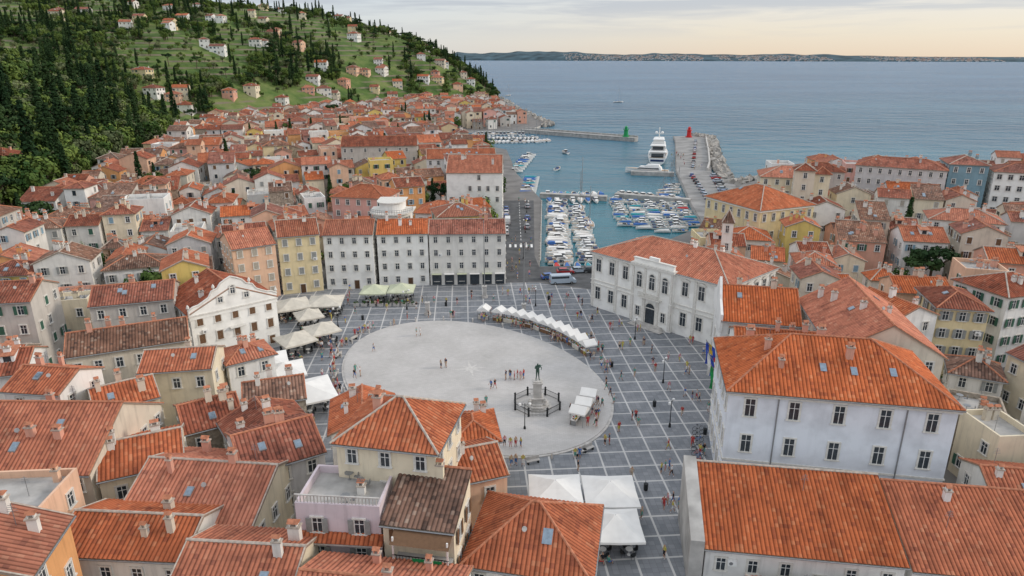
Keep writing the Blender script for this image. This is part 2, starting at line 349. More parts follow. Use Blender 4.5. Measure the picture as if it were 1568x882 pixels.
    for s in wins:
        if lod==2 and s=='b': continue
        (mx,my),u,Ls=sides[s]
        n=nwin if (nwin and s in'fb') else max(1,int((Ls-.6)/(2.6+(0 if lod<2 else .4))))
        stp=Ls/n
        for k in range(floors):
            if winrows is not None and k not in winrows: continue
            for i in range(n):
                if R.random()<skip: continue
                a=(-Ls/2)+(i+.5)*stp
                if skip>0: a+=R.uniform(-.15,.15)
                z=(k+.55)*fh
                st=shut if shut in('open','closed',None) else ('open' if R.random()<.4 else ('closed' if R.random()<.5 else None))
                if k==0 and s=='f' and i==n//2:
                    wi.obox((mx+u[0]*a+u[1]*.03,my+u[1]*a-u[0]*.03,1.05),u,1.35,.12,2.2,0); wi.obox((mx+u[0]*a+u[1]*.06,my+u[1]*a-u[0]*.06,1.0),u,1.05,.12,2.0,3); continue
                window(wi,(mx+u[0]*a,my+u[1]*a,z),u,ww,min(wh,fh*.62),lod,st if lod<3 else None,ped=ped and k>0)
    if sm is None: sm=R.randrange(len(SHUT))
    obj('walls',wa.mesh('walls',[WALL[wall]]),E)
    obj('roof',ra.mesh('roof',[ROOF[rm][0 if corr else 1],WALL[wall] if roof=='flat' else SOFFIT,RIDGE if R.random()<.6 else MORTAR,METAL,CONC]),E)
    if wi.f: obj('windows',wi.mesh('windows',[frame or FRAME,GLASS,SHUT[sm],DOOR,WHITE]),E)
    if ca.f: obj('chimneys',ca.mesh('chimneys',[WALL[R.choice([wall,8,5,0])],MORTAR,RIDGE,METAL,WHITE,METAL,GLASS,SKYG,DISH]),E)
    return E,W,D
def part(E,name,acc,mats): return obj(name,acc.mesh(name,mats),E)
# ------------------------------------------------------------------ terrain
HILL=[(-150,100),(-152,170),(-165,234),(-190,335),(-240,550),(-130,750),(-15,900),(-62,1400),(-130,2000),(-3000,2600),(-3000,100)]
def hill_sd(X,Y):
    X=np.asarray(X,float);Y=np.asarray(Y,float); best=np.full(X.shape,1e9); ins=np.zeros(X.shape,bool); n=len(HILL)
    for i in range(n):
        ax,ay=HILL[i];bx,by=HILL[(i+1)%n]; dx,dy=bx-ax,by-ay
        t=np.clip(((X-ax)*dx+(Y-ay)*dy)/(dx*dx+dy*dy),0,1); best=np.minimum(best,np.hypot(X-ax-t*dx,Y-ay-t*dy))
        c=((ay>Y)!=(by>Y)); xi=ax+(Y-ay)/(dy if dy!=0 else 1e-9)*dx; ins^=(c&(X<xi))
    return np.where(ins,best,-best)
def th(X,Y):
    d=hill_sd(X,Y); X=np.asarray(X,float);Y=np.asarray(Y,float)
    bump=3.5*np.sin(X*0.021+1.3)*np.cos(Y*0.017)+2.0*np.sin(X*0.05+Y*0.043)+4*np.sin(X*.008-Y*.006)
    H=80+45*np.clip((Y-300)/700,0,1)
    z=H*(1-np.exp(-np.maximum(d,0)/(165-35*np.clip((Y-700)/400,0,1))))+bump*np.clip(d/90,0,1)
    return np.where(d>0,z,np.maximum(-4,d*0.5-.05))
def th1(x,y): return float(th(np.array([x]),np.array([y]))[0])
def terrain():
    xs=np.concatenate([np.arange(-1400,-700,20),np.arange(-700,60,6)]); ys=np.concatenate([np.arange(110,1100,6),np.arange(1100,2300,20)])
    XX,YY=np.meshgrid(xs,ys); Z=th(XX,YY)
    st=5.5; zz=Z/st; fr=zz-np.floor(zz); zt=(np.floor(zz)+np.clip((fr-.6)/.4,0,1))*st
    msk=np.clip((Z-6)/10,0,1)*np.clip((np.sin(XX*.012)+np.cos(YY*.011+1)+1.3),0,1); Z=Z*(1-msk*.85)+zt*msk*.85
    nx=len(xs);ny=len(ys)
    v=np.stack([XX.ravel(),YY.ravel(),Z.ravel()],1).tolist()
    f=[(j*nx+i,j*nx+i+1,(j+1)*nx+i+1,(j+1)*nx+i) for j in range(ny-1) for i in range(nx-1)]
    m,nt,b=newmat('hill_grass'); L=nt.links
    tc=N(nt,'ShaderNodeTexCoord'); n1=N(nt,'ShaderNodeTexNoise'); n1.inputs['Scale'].default_value=0.035; n1.inputs['Detail'].default_value=9; n1.inputs['Roughness'].default_value=.65; L.new(tc.outputs['Object'],n1.inputs['Vector'])
    r=ramp(nt,[(0.34,(0.04,0.08,0.02)),(0.48,(0.085,0.14,0.035)),(0.6,(0.15,0.19,0.06)),(0.75,(0.21,0.19,0.10))]); L.new(n1.outputs['Fac'],r.inputs['Fac'])
    # dry-stone terrace walls follow the height steps
    sp=N(nt,'ShaderNodeSeparateXYZ'); L.new(tc.outputs['Object'],sp.inputs[0])
    dv=N(nt,'ShaderNodeMath',operation='DIVIDE'); dv.inputs[1].default_value=5.5; L.new(sp.outputs[2],dv.inputs[0]); frc=N(nt,'ShaderNodeMath',operation='FRACT'); L.new(dv.outputs[0],frc.inputs[0])
    tr=ramp(nt,[(0.30,(0,0,0)),(0.40,(1,1,1)),(0.55,(1,1,1)),(0.66,(0,0,0))]); L.new(frc.outputs[0],tr.inputs['Fac'])
    n2=N(nt,'ShaderNodeTexNoise'); n2.inputs['Scale'].default_value=0.02; n2.inputs['Detail'].default_value=6; L.new(tc.outputs['Object'],n2.inputs['Vector'])
    r3=ramp(nt,[(0.42,(0,0,0)),(0.5,(1,1,1))]); L.new(n2.outputs['Fac'],r3.inputs['Fac'])
    mm=N(nt,'ShaderNodeMath',operation='MULTIPLY'); L.new(tr.outputs[0],mm.inputs[0]); L.new(r3.outputs[0],mm.inputs[1])
    mx=N(nt,'ShaderNodeMixRGB'); L.new(mm.outputs[0],mx.inputs[0]); L.new(r.outputs[0],mx.inputs[1]); mx.inputs[2].default_value=(0.19,0.165,0.115,1)
    L.new(mx.outputs[0],b.inputs['Base Color']); b.inputs['Roughness'].default_value=1
    me=bpy.data.meshes.new('hill'); me.from_pydata(v,[],f); me.materials.append(m); obj('hill',me)
terrain()
def sheet(name,poly,z,mat,wall=None,zb=-4):
    a=Acc(); n=len(poly); a.add([(x,y,z) for x,y in poly],[tuple(range(n))],0)
    if wall: a.add([(x,y,z) for x,y in poly]+[(x,y,zb) for x,y in poly],[(i,(i+1)%n,n+(i+1)%n,n+i) for i in range(n)],1)
    return obj(name,a.mesh(name,[mat]+([wall] if wall else [])))
LAND=[(-1600,-200),(900,-200),(900,200),(600,240),(300,290),(200,300),(130,300),(104,292),(93,280),(92,315),(128,455),(122,468),(108,466),(104,443),(77,322),(64,240),(60,209),(42,188),(21,166),(7,165),(11,250),(2,312),(-3,395),(-30,440),(-32,500),(12,508),(28,560),(22,600),(8,700),(-12,900),(-80,960),(-1600,960)]
PAVE,nt,b=newmat('street_paving'); L=nt.links
tc=N(nt,'ShaderNodeTexCoord'); n1=N(nt,'ShaderNodeTexNoise'); n1.inputs['Scale'].default_value=0.15; n1.inputs['Detail'].default_value=8; L.new(tc.outputs['Object'],n1.inputs['Vector'])
r=ramp(nt,[(0.3,(0.14,0.135,0.13)),(0.7,(0.24,0.23,0.22))]); L.new(n1.outputs['Fac'],r.inputs['Fac']); L.new(r.outputs[0],b.inputs['Base Color']); b.inputs['Roughness'].default_value=.85
sheet('ground',LAND,0.0,PAVE,PSTONE)
sheet('pier_paving',[(64.4,240),(60.5,210),(76,225),(92.4,281),(91.6,315),(127.5,455),(121.8,467.6),(108.3,465.6),(104.4,443),(77.4,322)],0.006,plain('pier_concrete',(.29,.285,.275),.9,var=.3,scale=.15))
def sea():
    m,nt,b=newmat('sea_water'); L=nt.links
    tc=N(nt,'ShaderNodeTexCoord')
    sp=N(nt,'ShaderNodeSeparateXYZ'); L.new(tc.outputs['Object'],sp.inputs[0])
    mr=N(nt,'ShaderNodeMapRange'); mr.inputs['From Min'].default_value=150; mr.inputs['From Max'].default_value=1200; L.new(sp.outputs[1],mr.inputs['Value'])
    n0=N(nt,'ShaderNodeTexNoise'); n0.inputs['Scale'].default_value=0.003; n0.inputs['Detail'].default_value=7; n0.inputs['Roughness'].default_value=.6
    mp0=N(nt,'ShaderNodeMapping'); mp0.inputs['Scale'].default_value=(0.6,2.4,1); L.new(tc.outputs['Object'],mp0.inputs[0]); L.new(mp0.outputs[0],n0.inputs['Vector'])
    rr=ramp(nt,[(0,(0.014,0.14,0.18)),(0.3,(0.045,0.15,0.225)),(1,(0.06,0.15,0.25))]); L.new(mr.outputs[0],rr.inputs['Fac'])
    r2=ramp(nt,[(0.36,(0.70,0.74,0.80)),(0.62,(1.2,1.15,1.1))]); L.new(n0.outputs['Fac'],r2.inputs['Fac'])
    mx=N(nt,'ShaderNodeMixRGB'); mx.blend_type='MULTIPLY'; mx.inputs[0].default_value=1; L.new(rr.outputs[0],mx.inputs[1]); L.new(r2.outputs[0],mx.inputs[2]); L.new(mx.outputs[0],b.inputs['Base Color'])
    b.inputs['Roughness'].default_value=0.27; b.inputs['Specular IOR Level'].default_value=0.22
    mp=N(nt,'ShaderNodeMapping'); mp.inputs['Scale'].default_value=(0.22,0.5,1); mp.inputs['Rotation'].default_value=(0,0,.3); L.new(tc.outputs['Object'],mp.inputs[0])
    n1=N(nt,'ShaderNodeTexNoise'); n1.inputs['Scale'].default_value=1.0; n1.inputs['Detail'].default_value=5; n1.inputs['Roughness'].default_value=.6; n1.inputs['Distortion'].default_value=.4; L.new(mp.outputs[0],n1.inputs['Vector'])
    n2=N(nt,'ShaderNodeTexNoise'); n2.inputs['Scale'].default_value=0.16; n2.inputs['Detail'].default_value=5; L.new(mp.outputs[0],n2.inputs['Vector'])
    mm=N(nt,'ShaderNodeMath',operation='MULTIPLY_ADD'); mm.inputs[1].default_value=5.5; L.new(n2.outputs['Fac'],mm.inputs[0]); L.new(n1.outputs['Fac'],mm.inputs[2])
    bs=N(nt,'ShaderNodeMapRange'); bs.inputs['From Min'].default_value=260; bs.inputs['From Max'].default_value=560; bs.inputs['To Min'].default_value=0.2; bs.inputs['To Max'].default_value=1.0; L.new(sp.outputs[1],bs.inputs['Value'])
    bp=N(nt,'ShaderNodeBump'); bp.inputs['Distance'].default_value=2.2; L.new(bs.outputs[0],bp.inputs['Strength']); L.new(mm.outputs[0],bp.inputs['Height']); L.new(bp.outputs[0],b.inputs['Normal'])
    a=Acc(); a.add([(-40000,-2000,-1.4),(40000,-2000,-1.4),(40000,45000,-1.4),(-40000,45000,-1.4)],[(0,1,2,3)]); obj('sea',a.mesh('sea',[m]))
sea()
EC=(-7,102.6)
def plaza():
    m,nt,b=newmat('plaza_slabs'); L=nt.links
    tc=N(nt,'ShaderNodeTexCoord'); mp=N(nt,'ShaderNodeMapping'); mp.inputs['Rotation'].default_value=(0,0,math.radians(-4)); L.new(tc.outputs['Object'],mp.inputs[0])
    def grid(size,wid):
        outs=[]
        sc=N(nt,'ShaderNodeVectorMath',operation='SCALE'); sc.inputs['Scale'].default_value=1/size; L.new(mp.outputs[0],sc.inputs[0])
        sp=N(nt,'ShaderNodeSeparateXYZ'); L.new(sc.outputs[0],sp.inputs[0])
        for k in (0,1):
            fr=N(nt,'ShaderNodeMath',operation='FRACT'); L.new(sp.outputs[k],fr.inputs[0])
            lt=N(nt,'ShaderNodeMath',operation='LESS_THAN'); lt.inputs[1].default_value=wid/size; L.new(fr.outputs[0],lt.inputs[0]); outs.append(lt)
        mx=N(nt,'ShaderNodeMath',operation='MAXIMUM'); L.new(outs[0].outputs[0],mx.inputs[0]); L.new(outs[1].outputs[0],mx.inputs[1]); return mx,sc
    big,_=grid(3.4,0.24); small,sc=grid(0.68,0.025)
    fl=N(nt,'ShaderNodeVectorMath',operation='FLOOR'); L.new(sc.outputs[0],fl.inputs[0]); wn=N(nt,'ShaderNodeTexWhiteNoise'); L.new(fl.outputs[0],wn.inputs['Vector'])
    n1=N(nt,'ShaderNodeTexNoise'); n1.inputs['Scale'].default_value=0.12; n1.inputs['Detail'].default_value=8; n1.inputs['Roughness'].default_value=.65; L.new(tc.outputs['Object'],n1.inputs['Vector'])
    md=N(nt,'ShaderNodeMath',operation='MULTIPLY_ADD'); md.inputs[1].default_value=.25; L.new(wn.outputs['Value'],md.inputs[0]); L.new(n1.outputs['Fac'],md.inputs[2])
    r=ramp(nt,[(0.35,(0.15,0.165,0.182)),(0.85,(0.27,0.28,0.295))]); L.new(md.outputs[0],r.inputs['Fac'])
    m1=N(nt,'ShaderNodeMixRGB'); L.new(small.outputs[0],m1.inputs[0]); L.new(r.outputs[0],m1.inputs[1]); m1.inputs[2].default_value=(0.13,.13,.14,1)
    r2=ramp(nt,[(0.3,(0.42,0.42,0.41)),(0.7,(0.62,0.61,0.59))]); L.new(n1.outputs['Fac'],r2.inputs['Fac'])
    m2=N(nt,'ShaderNodeMixRGB'); L.new(big.outputs[0],m2.inputs[0]); L.new(m1.outputs[0],m2.inputs[1]); L.new(r2.outputs[0],m2.inputs[2])
    L.new(m2.outputs[0],b.inputs['Base Color']); b.inputs['Roughness'].default_value=.7
    sheet('plaza_pavement',[(22,30),(40,60),(46,118),(20,146),(6,152),(-60,152),(-60,70),(-8,70),(8,55),(10,30)],0.006,m)
    m,nt,b=newmat('marble_paving'); L=nt.links
    tc=N(nt,'ShaderNodeTexCoord'); n1=N(nt,'ShaderNodeTexNoise'); n1.inputs['Scale'].default_value=0.16; n1.inputs['Detail'].default_value=9; n1.inputs['Roughness'].default_value=.68; L.new(tc.outputs['Object'],n1.inputs['Vector'])
    br=N(nt,'ShaderNodeTexBrick'); br.inputs['Scale'].default_value=0.8; br.inputs['Color1'].default_value=(.54,.52,.50,1); br.inputs['Color2'].default_value=(.49,.475,.455,1); br.inputs['Mortar'].default_value=(.42,.405,.39,1); br.inputs['Mortar Size'].default_value=.012; L.new(tc.outputs['Object'],br.inputs['Vector'])
    r=ramp(nt,[(0.3,(.84,.84,.83)),(0.65,(1.04,1.04,1.04))]); L.new(n1.outputs['Fac'],r.inputs['Fac'])
    mx=N(nt,'ShaderNodeMixRGB'); mx.blend_type='MULTIPLY'; mx.inputs[0].default_value=1; L.new(br.outputs[0],mx.inputs[1]); L.new(r.outputs[0],mx.inputs[2]); L.new(mx.outputs[0],b.inputs['Base Color']); b.inputs['Roughness'].default_value=.55
    a=Acc(); th_=math.radians(-52.9); n=96
    def ring(ra_,rb): return [(EC[0]+ra_*math.cos(t)*math.cos(th_)-rb*math.sin(t)*math.sin(th_),EC[1]+ra_*math.cos(t)*math.sin(th_)+rb*math.sin(t)*math.cos(th_)) for t in [2*pi*i/n for i in range(n)]]
    a.prism(ring(27.4,19.1),0,0.12,1); a.prism(ring(27.0,18.7),0.12,0.2,0)
    st=[]
    for i in range(16):
        rr=3.2 if i%4==0 else(1.9 if i%2==0 else .8); t=2*pi*i/16+.2; st.append((-7+rr*math.cos(t),105+rr*math.sin(t)))
    a.add([(x,y,0.206) for x,y in st],[tuple(range(16))],2)
    obj('marble_plaza_ellipse',a.mesh('ellipse',[m,PSTONE,plain('inlay',(0.56,.54,.51),.6)]))
    return ring
ELL=plaza()
sheet('quay_road',[(-3,152),(8,152.5),(20,146),(24,160),(21.2,165.6),(6.8,164.6),(6,175),(8,249),(-3.5,249)],0.012,ASPH)
a=Acc()
for i in range(6): a.box((-2+i*1.5,185,0.018),(0.6,3.2,0.004))
for i in range(14): a.box((2.6,192+i*4,0.018),(0.14,2,0.004))
obj('road_markings',a.mesh('road_markings',[WHITE]))
a=Acc(); a.tube((7.4,170,.1),(11,249,.1),.12,6)
for i in range(26): a.lathe((7.0+i*.15,168+i*3.1,0),[(.16,0),(.14,.45),(.2,.5),(.2,.6)],8)
obj('quay_bollards',a.mesh('q',[PSTONE]))
# ------------------------------------------------------------------ landmark buildings
def courses(E,W,D,zs,sides='flr',depth=.12,hh=.22,mat=None,name='cornice'):
    a=Acc()
    for z in zs:
        a.box((0,-D-depth/2,z),(2*W+2*depth,depth,hh)); a.box((W+depth/2,0,z),(depth,2*D,hh)); a.box((-W-depth/2,0,z),(depth,2*D,hh))
    part(E,name,a,[mat or FRAME])
E,W,D=house('courthouse',(25.0,70.4),(48.6,66.0),15,14,'hip',rh=4.2,wall=14,rm=0,floors=3,nwin=5,ww=1.15,wh=2.2,skip=0,chim=5,sky=0,shut=None,sm=2)
courses(E,W,D,[13.55],depth=.3,hh=.4); courses(E,W,D,[4.9],name='string_course')
a=Acc()
for x in (-6.6,6.9): a.tube((x,-D-.12,0),(x,-D-.12,13.3),.08,6)
for x,y in((-1.5,-4.2),(1.8,-4.4),(6,-4.2)):
    z=14+4.2*(1-abs(y)/D)+.22; a.add([(x-.35,y-.5,z-.2),(x+.35,y-.5,z-.2),(x+.35,y+.5,z+.36),(x-.35,y+.5,z+.36)],[(0,1,2,3)],1)
part(E,'downpipes_and_skylights',a,[METAL,SKYG])
E,W,D=house('low_range_building',(19.2,55.8),(37.6,53.2),9.6,4.2,'shed',rh=3.4,wall=1,rm=0,floors=1,chim=0,sky=0)
a=Acc(); a.add([(-W-1.6,-D-.6,-1),(-W-.25,-D-.6,-1),(-W-.25,D,-1),(-W-1.6,D,-1),(-W-1.6,-D-.6,5.2),(-W-.25,-D-.6,5.2),(-W-.25,D,8.4),(-W-1.6,D,8.4)],[(0,1,5,4),(1,2,6,5),(2,3,7,6),(3,0,4,7),(4,5,6,7)]); part(E,'parapet_wall',a,[CONC])
E,W,D=house('low_range_building',(38.2,53.0),(58,50.2),9.6,3.9,'shed',rh=3.2,wall=1,rm=0,floors=1,chim=1,sky=0)
house('town_house',(22,46),(34,44.5),7,2.8,'hip',rh=1.2,wall=0,rm=0,chim=3,sky=0)
# town hall
E,W,D=house('town_hall',(16.8,136.5),(38,113.4),17,12,'hip',rh=3.2,wall=16,rm=0,floors=2,nwin=9,ww=1.3,wh=2.6,skip=0,chim=3,sky=0,lod=0,ped=True)
courses(E,W,D,[11.7],depth=.45,hh=.5); courses(E,W,D,[6.0,5.2],depth=.18,hh=.2,name='string_course')
a=Acc()
a.box((0,-D-.35,5.9),(9.5,.7,11.8),0); a.box((0,-D-.5,12.05),(10.1,1.2,.5),1); a.box((0,-D-.3,12.7),(9.2,.5,.8),0); a.box((0,-D-.3,13.2),(9.5,.7,.16),1); a.box((0,-D-.3,13.6),(2.2,.5,.7),0)
for x in (-4.5,-1.6,1.6,4.5):
    a.box((x,-D-.8,8.7),(.45,.2,5.6),1); a.box((x,-D-.82,3),(.6,.24,5.2),1)
for x in (-W+.3,W-.3,-9.2,9.2): a.box((x,-D-.08,6),(.6,.16,11.4),1)
part(E,'central_bay',a,[WALL[16],FRAME])
a=Acc()
for x in (-3,0,3): window(a,(x,-D-.71,8.8),(1,0),1.3,2.4,0,None,arch=True)
window(a,(0,-D-.71,1.9),(1,0),2.2,3.6,0,None,arch=True,mull=False)
for x in(-3,3): window(a,(x,-D-.71,2.6),(1,0),1.0,1.9,0,None)
a.box((0,-D-1.2,5.9),(5,1.0,.2),0)
for i in range(21): a.box((-2.4+i*.24,-D-1.65,6.45),(.08,.08,.9),0)
a.box((0,-D-1.65,6.95),(5,.16,.12),0)
part(E,'portal_and_balcony',a,[FRAME,GLASS,SHUT[1],DOOR,WHITE])
a=Acc()
for i in range(4): a.box((0,-D-1.2-.3*i,.55-.14*i),(6+.6*i,1.2,.14))
part(E,'entrance_steps',a,[PSTONE])
# right cluster
E,W,D=house('gabled_town_house',(33,100),(44.5,97.6),13,11,'gable',rh=3.6,axis='x',wall=1,rm=0,floors=3,chim=3,sky=1)
a=Acc(); pts=[(-D-.4,9.0),(-D-.4,11.9),(-D*.5,13.2),(-1.2,15.2),(0,16.1),(1.2,15.2),(D*.5,13.2),(D+.4,11.9),(D+.4,9.0)]
vs=[(-W-.3,y,z) for y,z in pts]+[(-W+.1,y,z) for y,z in pts]; n=len(pts); a.add(vs,[tuple(range(n-1,-1,-1)),tuple(range(n,2*n))]+[(i,(i+1)%n,n+(i+1)%n,n+i) for i in range(n)]); part(E,'parapet_gable',a,[WALL[1]])
house('town_house',(31.4,87.4),(42.6,85),10.5,10.5,'gable',wall=1,rm=0,chim=3,sky=1)
house('long_roof_house',(43.2,84),(56.5,81.6),21,12.8,'gable',axis='y',rh=4,wall=8,rm=0,chim=4,sky=2)
house('yellow_house',(68.6,103),(75.8,101.4),10,12,'hip',wall=3,rm=1,floors=4,nwin=3,skip=0,shut='open',sm=2,chim=1)
house('town_house',(60,99.5),(68,102),10,11,'gable',axis='y',wall=1,rm=0,chim=2)
house('town_house',(58,88),(63.5,99),9,9,'gable',wall=1,rm=1)
house('white_house',(81,105),(92,108.5),10,13,'hip',wall=1,rm=1,shut='open',sm=0,skip=0)
house('town_house',(50.5,60.5),(61,58.6),8,6,'gable',wall=0,rm=0,sky=3,chim=2)
house('town_house',(73,92),(76.5,70),10,9,'gable',wall=2,rm=1)
E,W,D=house('yellow_mansion',(53.4,186),(61.8,167),18,14,'hip',rh=4,wall=3,rm=0,floors=3,skip=0,lod=1,wh=1.9)
courses(E,W,D,[13.6],depth=.35,hh=.4)
house('yellow_house',(66,160),(73.5,158.5),8,11.5,'gable',axis='y',wall=6,rm=0,lod=1)
house('monastery',(74,203),(92,198),12,16.5,'hip',wall=2,rm=0,lod=1)
house('church_belfry',(80,193),(85,191.5),5,20,'hip',rh=1.5,wall=8,rm=1,lod=1,chim=0,sky=0)
house('church_belfry',(87,196),(91,195),4.5,18.5,'hip',rh=1.5,wall=2,rm=1,lod=1,chim=0,sky=0)
house('grey_apartment_house',(112,223),(134,210.5),12,17,'hip',rh=2.2,wall=9,rm=1,lod=1,skip=0,floors=5)
house('teal_apartment_house',(137,214.5),(147,211),13,18.5,'hip',rh=2,wall=13,rm=1,lod=1,skip=0,floors=5)
house('white_apartment_house',(147.6,209),(166,201),12,17,'hip',rh=2,wall=16,rm=1,lod=1,skip=0,ww=1.3,floors=5)
house('white_apartment_house',(167,199),(186,191),12,16,'hip',rh=2,wall=1,rm=1,lod=1,skip=0,ww=1.3,floors=5)
house('grey_apartment_house',(96,232),(110,226),11,14,'hip',rh=2,wall=7,rm=1,lod=1,skip=0,floors=4)
house('white_apartment_house',(100,160),(114,154),10,13.5,'hip',rh=2,wall=16,rm=0,lod=1,skip=0,floors=4)
house('bell_turret',(43,136),(45,135.4),2,18.5,'hip',rh=2.0,wall=0,rm=2,floors=5,nwin=1,chim=0,sky=0,ww=.7,o=.2)
# centre row
house('white_row_house',(-42,147.2),(-31.2,148),10,12.7,'gable',wall=16,rm=0,floors=4,nwin=4,skip=0,lod=0,shut=None,sky=0,ww=.9,wh=1.35)
house('white_row_house',(-30.4,149),(-19.1,150),10,12.4,'gable',wall=16,rm=0,floors=4,nwin=4,skip=0,lod=0,shut=None,sky=0,ww=.9,wh=1.35)
E,W,D=house('cream_row_house',(-18.8,150),(-1.5,151),10,12.2,'gable',wall=0,rm=1,floors=4,nwin=6,skip=0,lod=0,shut=None,sky=0,ww=.9,wh=1.35)
a=Acc()
for i in range(6): a.box((-7.2+i*2.9,-D-.1,1.4),(2.1,.2,2.5),0); a.box((-7.2+i*2.9,-D-.6,2.85),(2.3,1.0,.08),1+i%2)
part(E,'shopfronts',a,[GLASS,CANVASG,CANVAS])
house('cream_house',(-50.8,143.4),(-42.6,146.4),11,13.2,'gable',wall=3,rm=0,floors=4,nwin=3,skip=0,lod=0,shut='closed',sm=2,sky=0)
house('salmon_house',(-58.6,137.8),(-51.2,142.8),11,12,'gable',wall=4,rm=0,floors=4,nwin=3,skip=0,lod=0,shut='closed',sm=4,sky=0)
house('white_harbour_house',(-20,208),(-3,208),20,16.8,'gable',rh=4,axis='x',wall=16,rm=0,floors=5,lod=1,skip=.5)
house('stone_house',(-71,287),(-40,291),15,15,'gable',wall=7,rm=1,lod=1,skip=.3)
house('white_long_house',(-32,258),(-6,261),13,14,'gable',wall=1,rm=0,lod=1,sky=6)
house('salmon_house',(-51,191),(-35.5,188),12,12.8,'hip',wall=15,rm=0,lod=1)
house('white_house',(-27,187),(-14,186),11,9,'hip',wall=1,rm=0,lod=1)
def roundhouse():
    E=empty('rounded_terrace_house',(-31,173,0)); OBB.append((-31,173,0,7,7))
    a=Acc();b_=Acc()
    def arc(r): return [(r*math.cos(t),r*math.sin(t)) for t in [pi+pi*i/14 for i in range(15)]]+[(r,5),(-r,5)]
    a.prism(arc(5.6),0,8.5); a.prism(arc(6.4),8.5,8.8,1); a.prism(arc(4.6),8.8,12.4,0); a.prism(arc(5.6),12.4,12.7,1); a.prism(arc(3.0),12.7,15,0); a.prism(arc(3.6),15,15.25,1)
    for r,z in((6.3,8.8),(5.5,12.7)):
        for i in range(28):
            t=pi+pi*i/27; a.tube((r*math.cos(t),r*math.sin(t),z),(r*math.cos(t),r*math.sin(t),z+1),.04,4,2)
        for k in(.5,1.0):
            for i in range(14):
                t=pi+pi*i/14;t2=pi+pi*(i+1)/14; a.tube((r*math.cos(t),r*math.sin(t),z+k),(r*math.cos(t2),r*math.sin(t2),z+k),.05,4,2)
    for r,z in((5.62,5.6),(5.62,2.4),(4.62,10.6)):
        for i in range(9):
            t=pi+pi*(i+.5)/9; window(b_,(r*math.cos(t),r*math.sin(t),z),(-math.sin(t),math.cos(t)),1.1,1.7,0)
    part(E,'walls',a,[WALL[1],FRAME,METAL]); part(E,'windows',b_,[FRAME,GLASS,SHUT[0],DOOR,WHITE])
roundhouse()
E,W,D=house('baroque_house',(-53.4,105.6),(-42.2,115),13,9.6,'gable',axis='y',rh=3.4,wall=16,rm=1,floors=3,nwin=5,skip=0,ww=.95,wh=1.6,shut='closed',sm=1,sky=0,chim=2)
a=Acc(); pts=[(-W-.15,8.6),(-W-.15,10.3),(-W+.6,10.8),(-W+1.6,11.0),(-4.0,11.9),(-3.4,12.9),(-2.4,13.2),(-1.8,14.0),(-.9,14.5),(0,14.9),(.9,14.5),(1.8,14.0),(2.4,13.2),(3.4,12.9),(4.0,11.9),(W-1.6,11.0),(W-.6,10.8),(W+.15,10.3),(W+.15,8.6)]
n=len(pts); vs=[(x,-D-.16,z) for x,z in pts]+[(x,-D+.3,z) for x,z in pts]; a.add(vs,[tuple(range(n)),tuple(range(2*n-1,n-1,-1))]+[((i+1)%n,i,n+i,n+(i+1)%n) for i in range(n)],0)
for i in range(n-2):
    a.tube((pts[i+0][0],-D-.2,pts[i][1]),(pts[i+1][0],-D-.2,pts[i+1][1]),.13,6,1)
for x in (-W-.1,-3.0,3.0,W+.1): a.lathe((x,-D,pts[1][1] if abs(x)>W else 13.0),[(.18,0),(.1,.25),(.28,.5),(.2,.8),(0.02,1.1)],8,1)
a.box((0,-D-.2,9.3),(2*W+.5,.24,.25),1)
a.box((0,-D-.5,5.9),(2.6,.9,.14),1)
part(E,'curved_gable',a,[WALL[16],FRAME])
a=Acc()
for x in(-2.2,2.2): window(a,(x,-D-.18,11.2),(1,0),.8,.9,0)
window(a,(0,-D-.18,12.4),(1,0),.8,1.0,0,arch=True)
part(E,'gable_windows',a,[FRAME,GLASS,SHUT[1],DOOR,WHITE])
# foreground houses
house('yellow_house',(-6.8,68.6),(-1.6,69.4),7,8,'hip',wall=3,rm=0)
house('tall_town_house',(-16.5,56),(-7,54.2),9,16,'hip',rh=2.6,wall=2,rm=0,floors=5,chim=3,sky=0,skip=.25)
E,W,D=house('terraced_house',(-19.2,51.0),(-11.6,50.4),6,12,'flat',wall=10,floors=4,nwin=2,skip=0,shut='open',sm=2,chim=1)
a=Acc()
slope(a,(-W-.5,-D-.9,9.3),(W+.3,-D-.9,9.3),(W+.3,-D,9.9),(-W-.5,-D,9.9),True)
for i in range(24): a.box((-W+.2+i*.31,-D+.15,13.15),(.08,.08,.7),1)
a.box((0,-D+.15,13.55),(2*W,.14,.1),1)
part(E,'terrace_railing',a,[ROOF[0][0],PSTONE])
E,W,D=house('balcony_house',(-11.3,49.9),(-5,48.8),6.2,11.6,'shed',rh=1.8,wall=2,rm=2,floors=4,nwin=2,skip=0,shut='open',sm=1,chim=1,sky=0)
a=Acc()
for z in (8.6,5.6):
    a.box((.6,-D-.8,z),(5,1.6,.18),0)
    for i in range(18): a.box((-1.8+i*.285,-D-1.55,z+.55),(.04,.04,.9),1)
    a.box((.6,-D-1.55,z+1.02),(5,.07,.07),1)
    for x in(-1.8,3.0): a.box((x,-D-1.5,z+1.4),(.14,.14,2.8),2)
a.box((1.2,-D-1.57,9.1),(2.6,.03,.8),3); a.add([(-2,-D-1.9,10.9),(3.2,-D-1.9,10.9),(3.2,-D,11.5),(-2,-D,11.5)],[(0,1,2,3)],4)
part(E,'balconies',a,[CONC,DARK,WHITE,GREEN,SHUT[1]])
house('town_house',(-8,58.6),(-0.5,61.3),7,9,'gable',wall=4,rm=0)
E,W,D=house('corner_house',(-4.2,49.6),(6.6,47.4),10.3,7.6,'hip',rh=3.3,wall=1,rm=0,chim=0,sky=0)
a=Acc()
